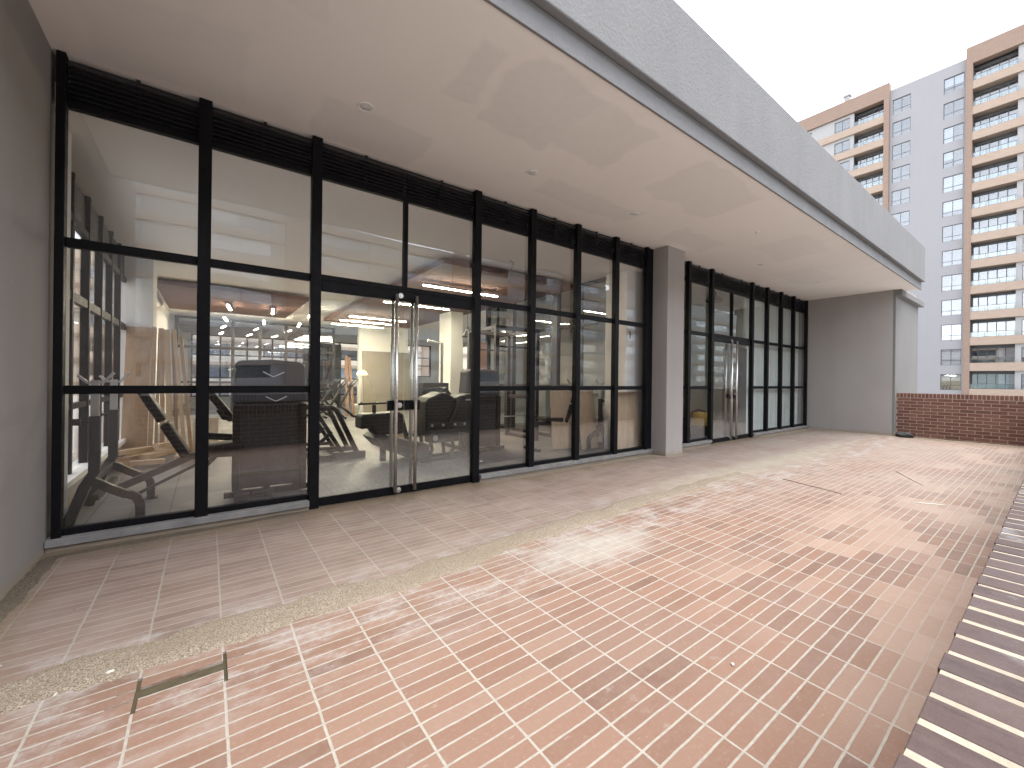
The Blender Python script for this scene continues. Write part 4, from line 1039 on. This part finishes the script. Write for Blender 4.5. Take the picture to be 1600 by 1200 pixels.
for k, (a, b) in enumerate(bz):
    for (y0, y1) in ((2.87, 5.71), (12.45, 15.15)):
        # glazing set back in the balcony, with posts
        bm = nb(); xg = TX+.75
        n = 5; yy = [y1-.45-(y1-.45-y0)*q/(n-1) for q in range(n)] + [y1]
        for q in sorted(yy): box(bm, xg, xg+.06, q-.03, q+.03, a, b)
        for zz in (a, b-.32): box(bm, xg+.002, xg+.058, y0, y1, zz, zz+.06)
        box(bm, xg+.01, xg+.05, y0, y1, b-.26, b)
        w = obj('balcony_window', bm, M['b_frame'], tw)
        bm = nb(); box(bm, xg+.03, xg+.036, y0, y1, a+.05, b-.3); obj('pane', bm, M['glass_far'], w)
        if k > 10 or rw.random() < .25:
            bm = nb(); p0 = y0+.05; prism = []
            for q in range(10): box(bm, xg+.25+.04*(q % 2), xg+.27+.04*(q % 2), p0+q*.10, p0+q*.10+.10, a+.05, b-.3)
            obj('curtain', bm, M['blind'], w)
        bm = nb(); box(bm, XB+.06, XB+.075, y0+.01, y1-.01, a+.03, a+.46); gr = obj('glass_railing', bm, M['glass_rail'], tw)
        bm = nb(); box(bm, XB+.045, XB+.09, y0, y1, a+.46, a+.50)
        for q in range(4): qq = y0+.05+(y1-y0-.1)*q/3; box(bm, XB+.05, XB+.085, qq-.012, qq+.012, a, a+.46)
        obj('handrail', bm, M['b_frame'], gr)
bm = nb(); box(bm, TX+.6, TX+1.1, 15.8, 16.3, 34.3, 36.3); box(bm, TX+.5, TX+1.2, 15.7, 16.4, 36.3, 36.5); obj('roof_vent', bm, M['b_white'], tw)

def block(name_label, X, y0, y1, z1, cols, rows_, style, face):
    """apartment block modelled facing -x then turned to its place by `face` (a matrix on its vertices)"""
    t = thing('apartment_block', name_label, 'building', face @ Vector((X, (y0+y1)/2, -6)))
    def ob(n, bm, m, p):
        for v in bm.verts: v.co = face @ v.co
        return obj(n, bm, M[m], p)
    pit_ = (y1-y0)/cols; ops = []
    for c in range(cols):
        for r_ in range(rows_):
            a = y0+c*pit_+pit_*.22; ops.append((a, a+pit_*.56, -3.9+2.6*r_, -3.9+2.6*r_+1.5))
    bm = nb(); facade(bm, X, y0, y1, -6, z1, ops); ob('wall', bm, style[0], t)
    bm = nb(); box(bm, X+1.2, X+12, y0, y1, -6, z1-.3); box(bm, X+.22, X+1.2, y0, y1, z1-.5, z1-.3); ob('core', bm, 'room', t)
    bm = nb()
    for r_ in range(rows_+1): box(bm, X-.3, X-.004, y0, y1, -6+.95+2.6*r_, -6+1.40+2.6*r_)
    ob('brick_band', bm, style[1], t)
    bm = nb()
    for c in range(0, cols+1, 2): box(bm, X-.55, X-.305, y0+c*pit_-1.0, y0+c*pit_+1.0, -6, z1+.6)
    ob('brick_pier', bm, style[2], t)
    for o in ops:
        bm = nb(); xm = X+.1; f = .07; c_ = (o[0]+o[1])/2
        box(bm, xm, xm+.06, o[0], o[0]+f, o[2], o[3]); box(bm, xm, xm+.06, o[1]-f, o[1], o[2], o[3]); box(bm, xm+.002, xm+.05, c_-f/2, c_+f/2, o[2]+f, o[3]-f)
        for zz in (o[2], o[3]-f): box(bm, xm, xm+.06, o[0]+f, o[1]-f, zz, zz+f)
        w = ob('window', bm, 'b_frame', t)
        bm = nb(); box(bm, xm+.02, xm+.028, o[0]+.03, o[1]-.03, o[2]+.03, o[3]-.03); ob('pane', bm, 'glass_far', w)
        if rw.random() < .45:
            bm = nb(); box(bm, xm+.3, xm+.31, o[0], c_ if rw.random() < .5 else o[1], o[2], o[3]); ob('blind', bm, 'blind', w)
    return t
block('brown and cream apartment block across the yard, mirrored in the window panes', 42, -55, 60, 19.5, 11, 9, ('b_white', 'b_peach', 'b_brown'), Matrix.Rotation(R(-90), 3, 'Z'))
block('farther apartment block across the yard, mirrored in the far panes past the pillar', 42, 64, 168, 19.5, 12, 8, ('b_white', 'b_peach', 'b_brown'), Matrix.Rotation(R(-90), 3, 'Z'))
block('cream apartment block with brown bands seen through the left side glazing', 38, -90, 12, 11.5, 10, 6, ('b_cream', 'b_peach', 'b_brown'), Matrix.Rotation(R(180), 3, 'Z'))
block('cream apartment block far behind the gym, seen through its back windows', 62, -45, 70, 15, 14, 7, ('b_cream', 'b_peach', 'b_brown'), Matrix.Rotation(R(90), 3, 'Z'))
bm = nb(); box(bm, -34, -1.61, -20, 40, -.4, -.03); struct('side_terrace', bm, simple('pale_concrete', (.50, .48, .45), (.60, .58, .54), .5, .9))

# ------------------------------------------------------------------ light, sky, camera
az = math.atan2(.15, -1.); el = R(73)
w = bpy.data.worlds.new('World'); sc.world = w; w.use_nodes = True
nt = w.node_tree; bg = nt.nodes['Background']; sky = nt.nodes.new('ShaderNodeTexSky'); sky.sky_type = 'NISHITA'
sky.sun_disc = False; sky.sun_elevation = el; sky.sun_rotation = az; sky.dust_density = 4; sky.air_density = 1.2; sky.altitude = 2600
hs = nt.nodes.new('ShaderNodeHueSaturation'); hs.inputs['Saturation'].default_value = .22; hs.inputs['Value'].default_value = 1.0
nt.links.new(sky.outputs[0], hs.inputs['Color']); nt.links.new(hs.outputs[0], bg.inputs['Color']); bg.inputs['Strength'].default_value = .15
d = Vector((math.sin(az)*math.cos(el), math.cos(az)*math.cos(el), math.sin(el)))
L = bpy.data.lights.new('sun', 'SUN'); L.energy = .9; L.angle = R(45); L.color = (1, .96, .90)
lo = bpy.data.objects.new('sun', L); C.objects.link(lo); lo.location = d*60; lo.rotation_euler = d.to_track_quat('Z', 'Y').to_euler()

cam = bpy.data.cameras.new('camera'); co = bpy.data.objects.new('camera', cam); C.objects.link(co)
yaw, rol = R(36.54), R(.69)
F = Vector((math.sin(yaw), math.cos(yaw), 0)); r_ = Vector((math.cos(yaw), -math.sin(yaw), 0)); u_ = Vector((0, 0, 1))
r2 = r_*math.cos(rol)+u_*math.sin(rol); u2 = u_*math.cos(rol)-r_*math.sin(rol)
mt = Matrix((r2, u2, -F)).transposed().to_4x4(); mt.translation = (0, 0, 1.4); co.matrix_world = mt
cam.sensor_width = 36; cam.lens = 36*640.7/1600; cam.shift_y = -6.7/1600; cam.clip_start = .02; cam.clip_end = 900
sc.camera = co
sc.view_settings.view_transform = 'Standard'; sc.view_settings.look = 'None'; sc.view_settings.exposure = 2.40; sc.view_settings.gamma = 1
cy = sc.cycles
cy.max_bounces = 10; cy.diffuse_bounces = 5; cy.glossy_bounces = 4; cy.transmission_bounces = 4; cy.transparent_max_bounces = 40
cy.sample_clamp_indirect = 6; cy.use_denoising = True; cy.caustics_reflective = False; cy.caustics_refractive = False
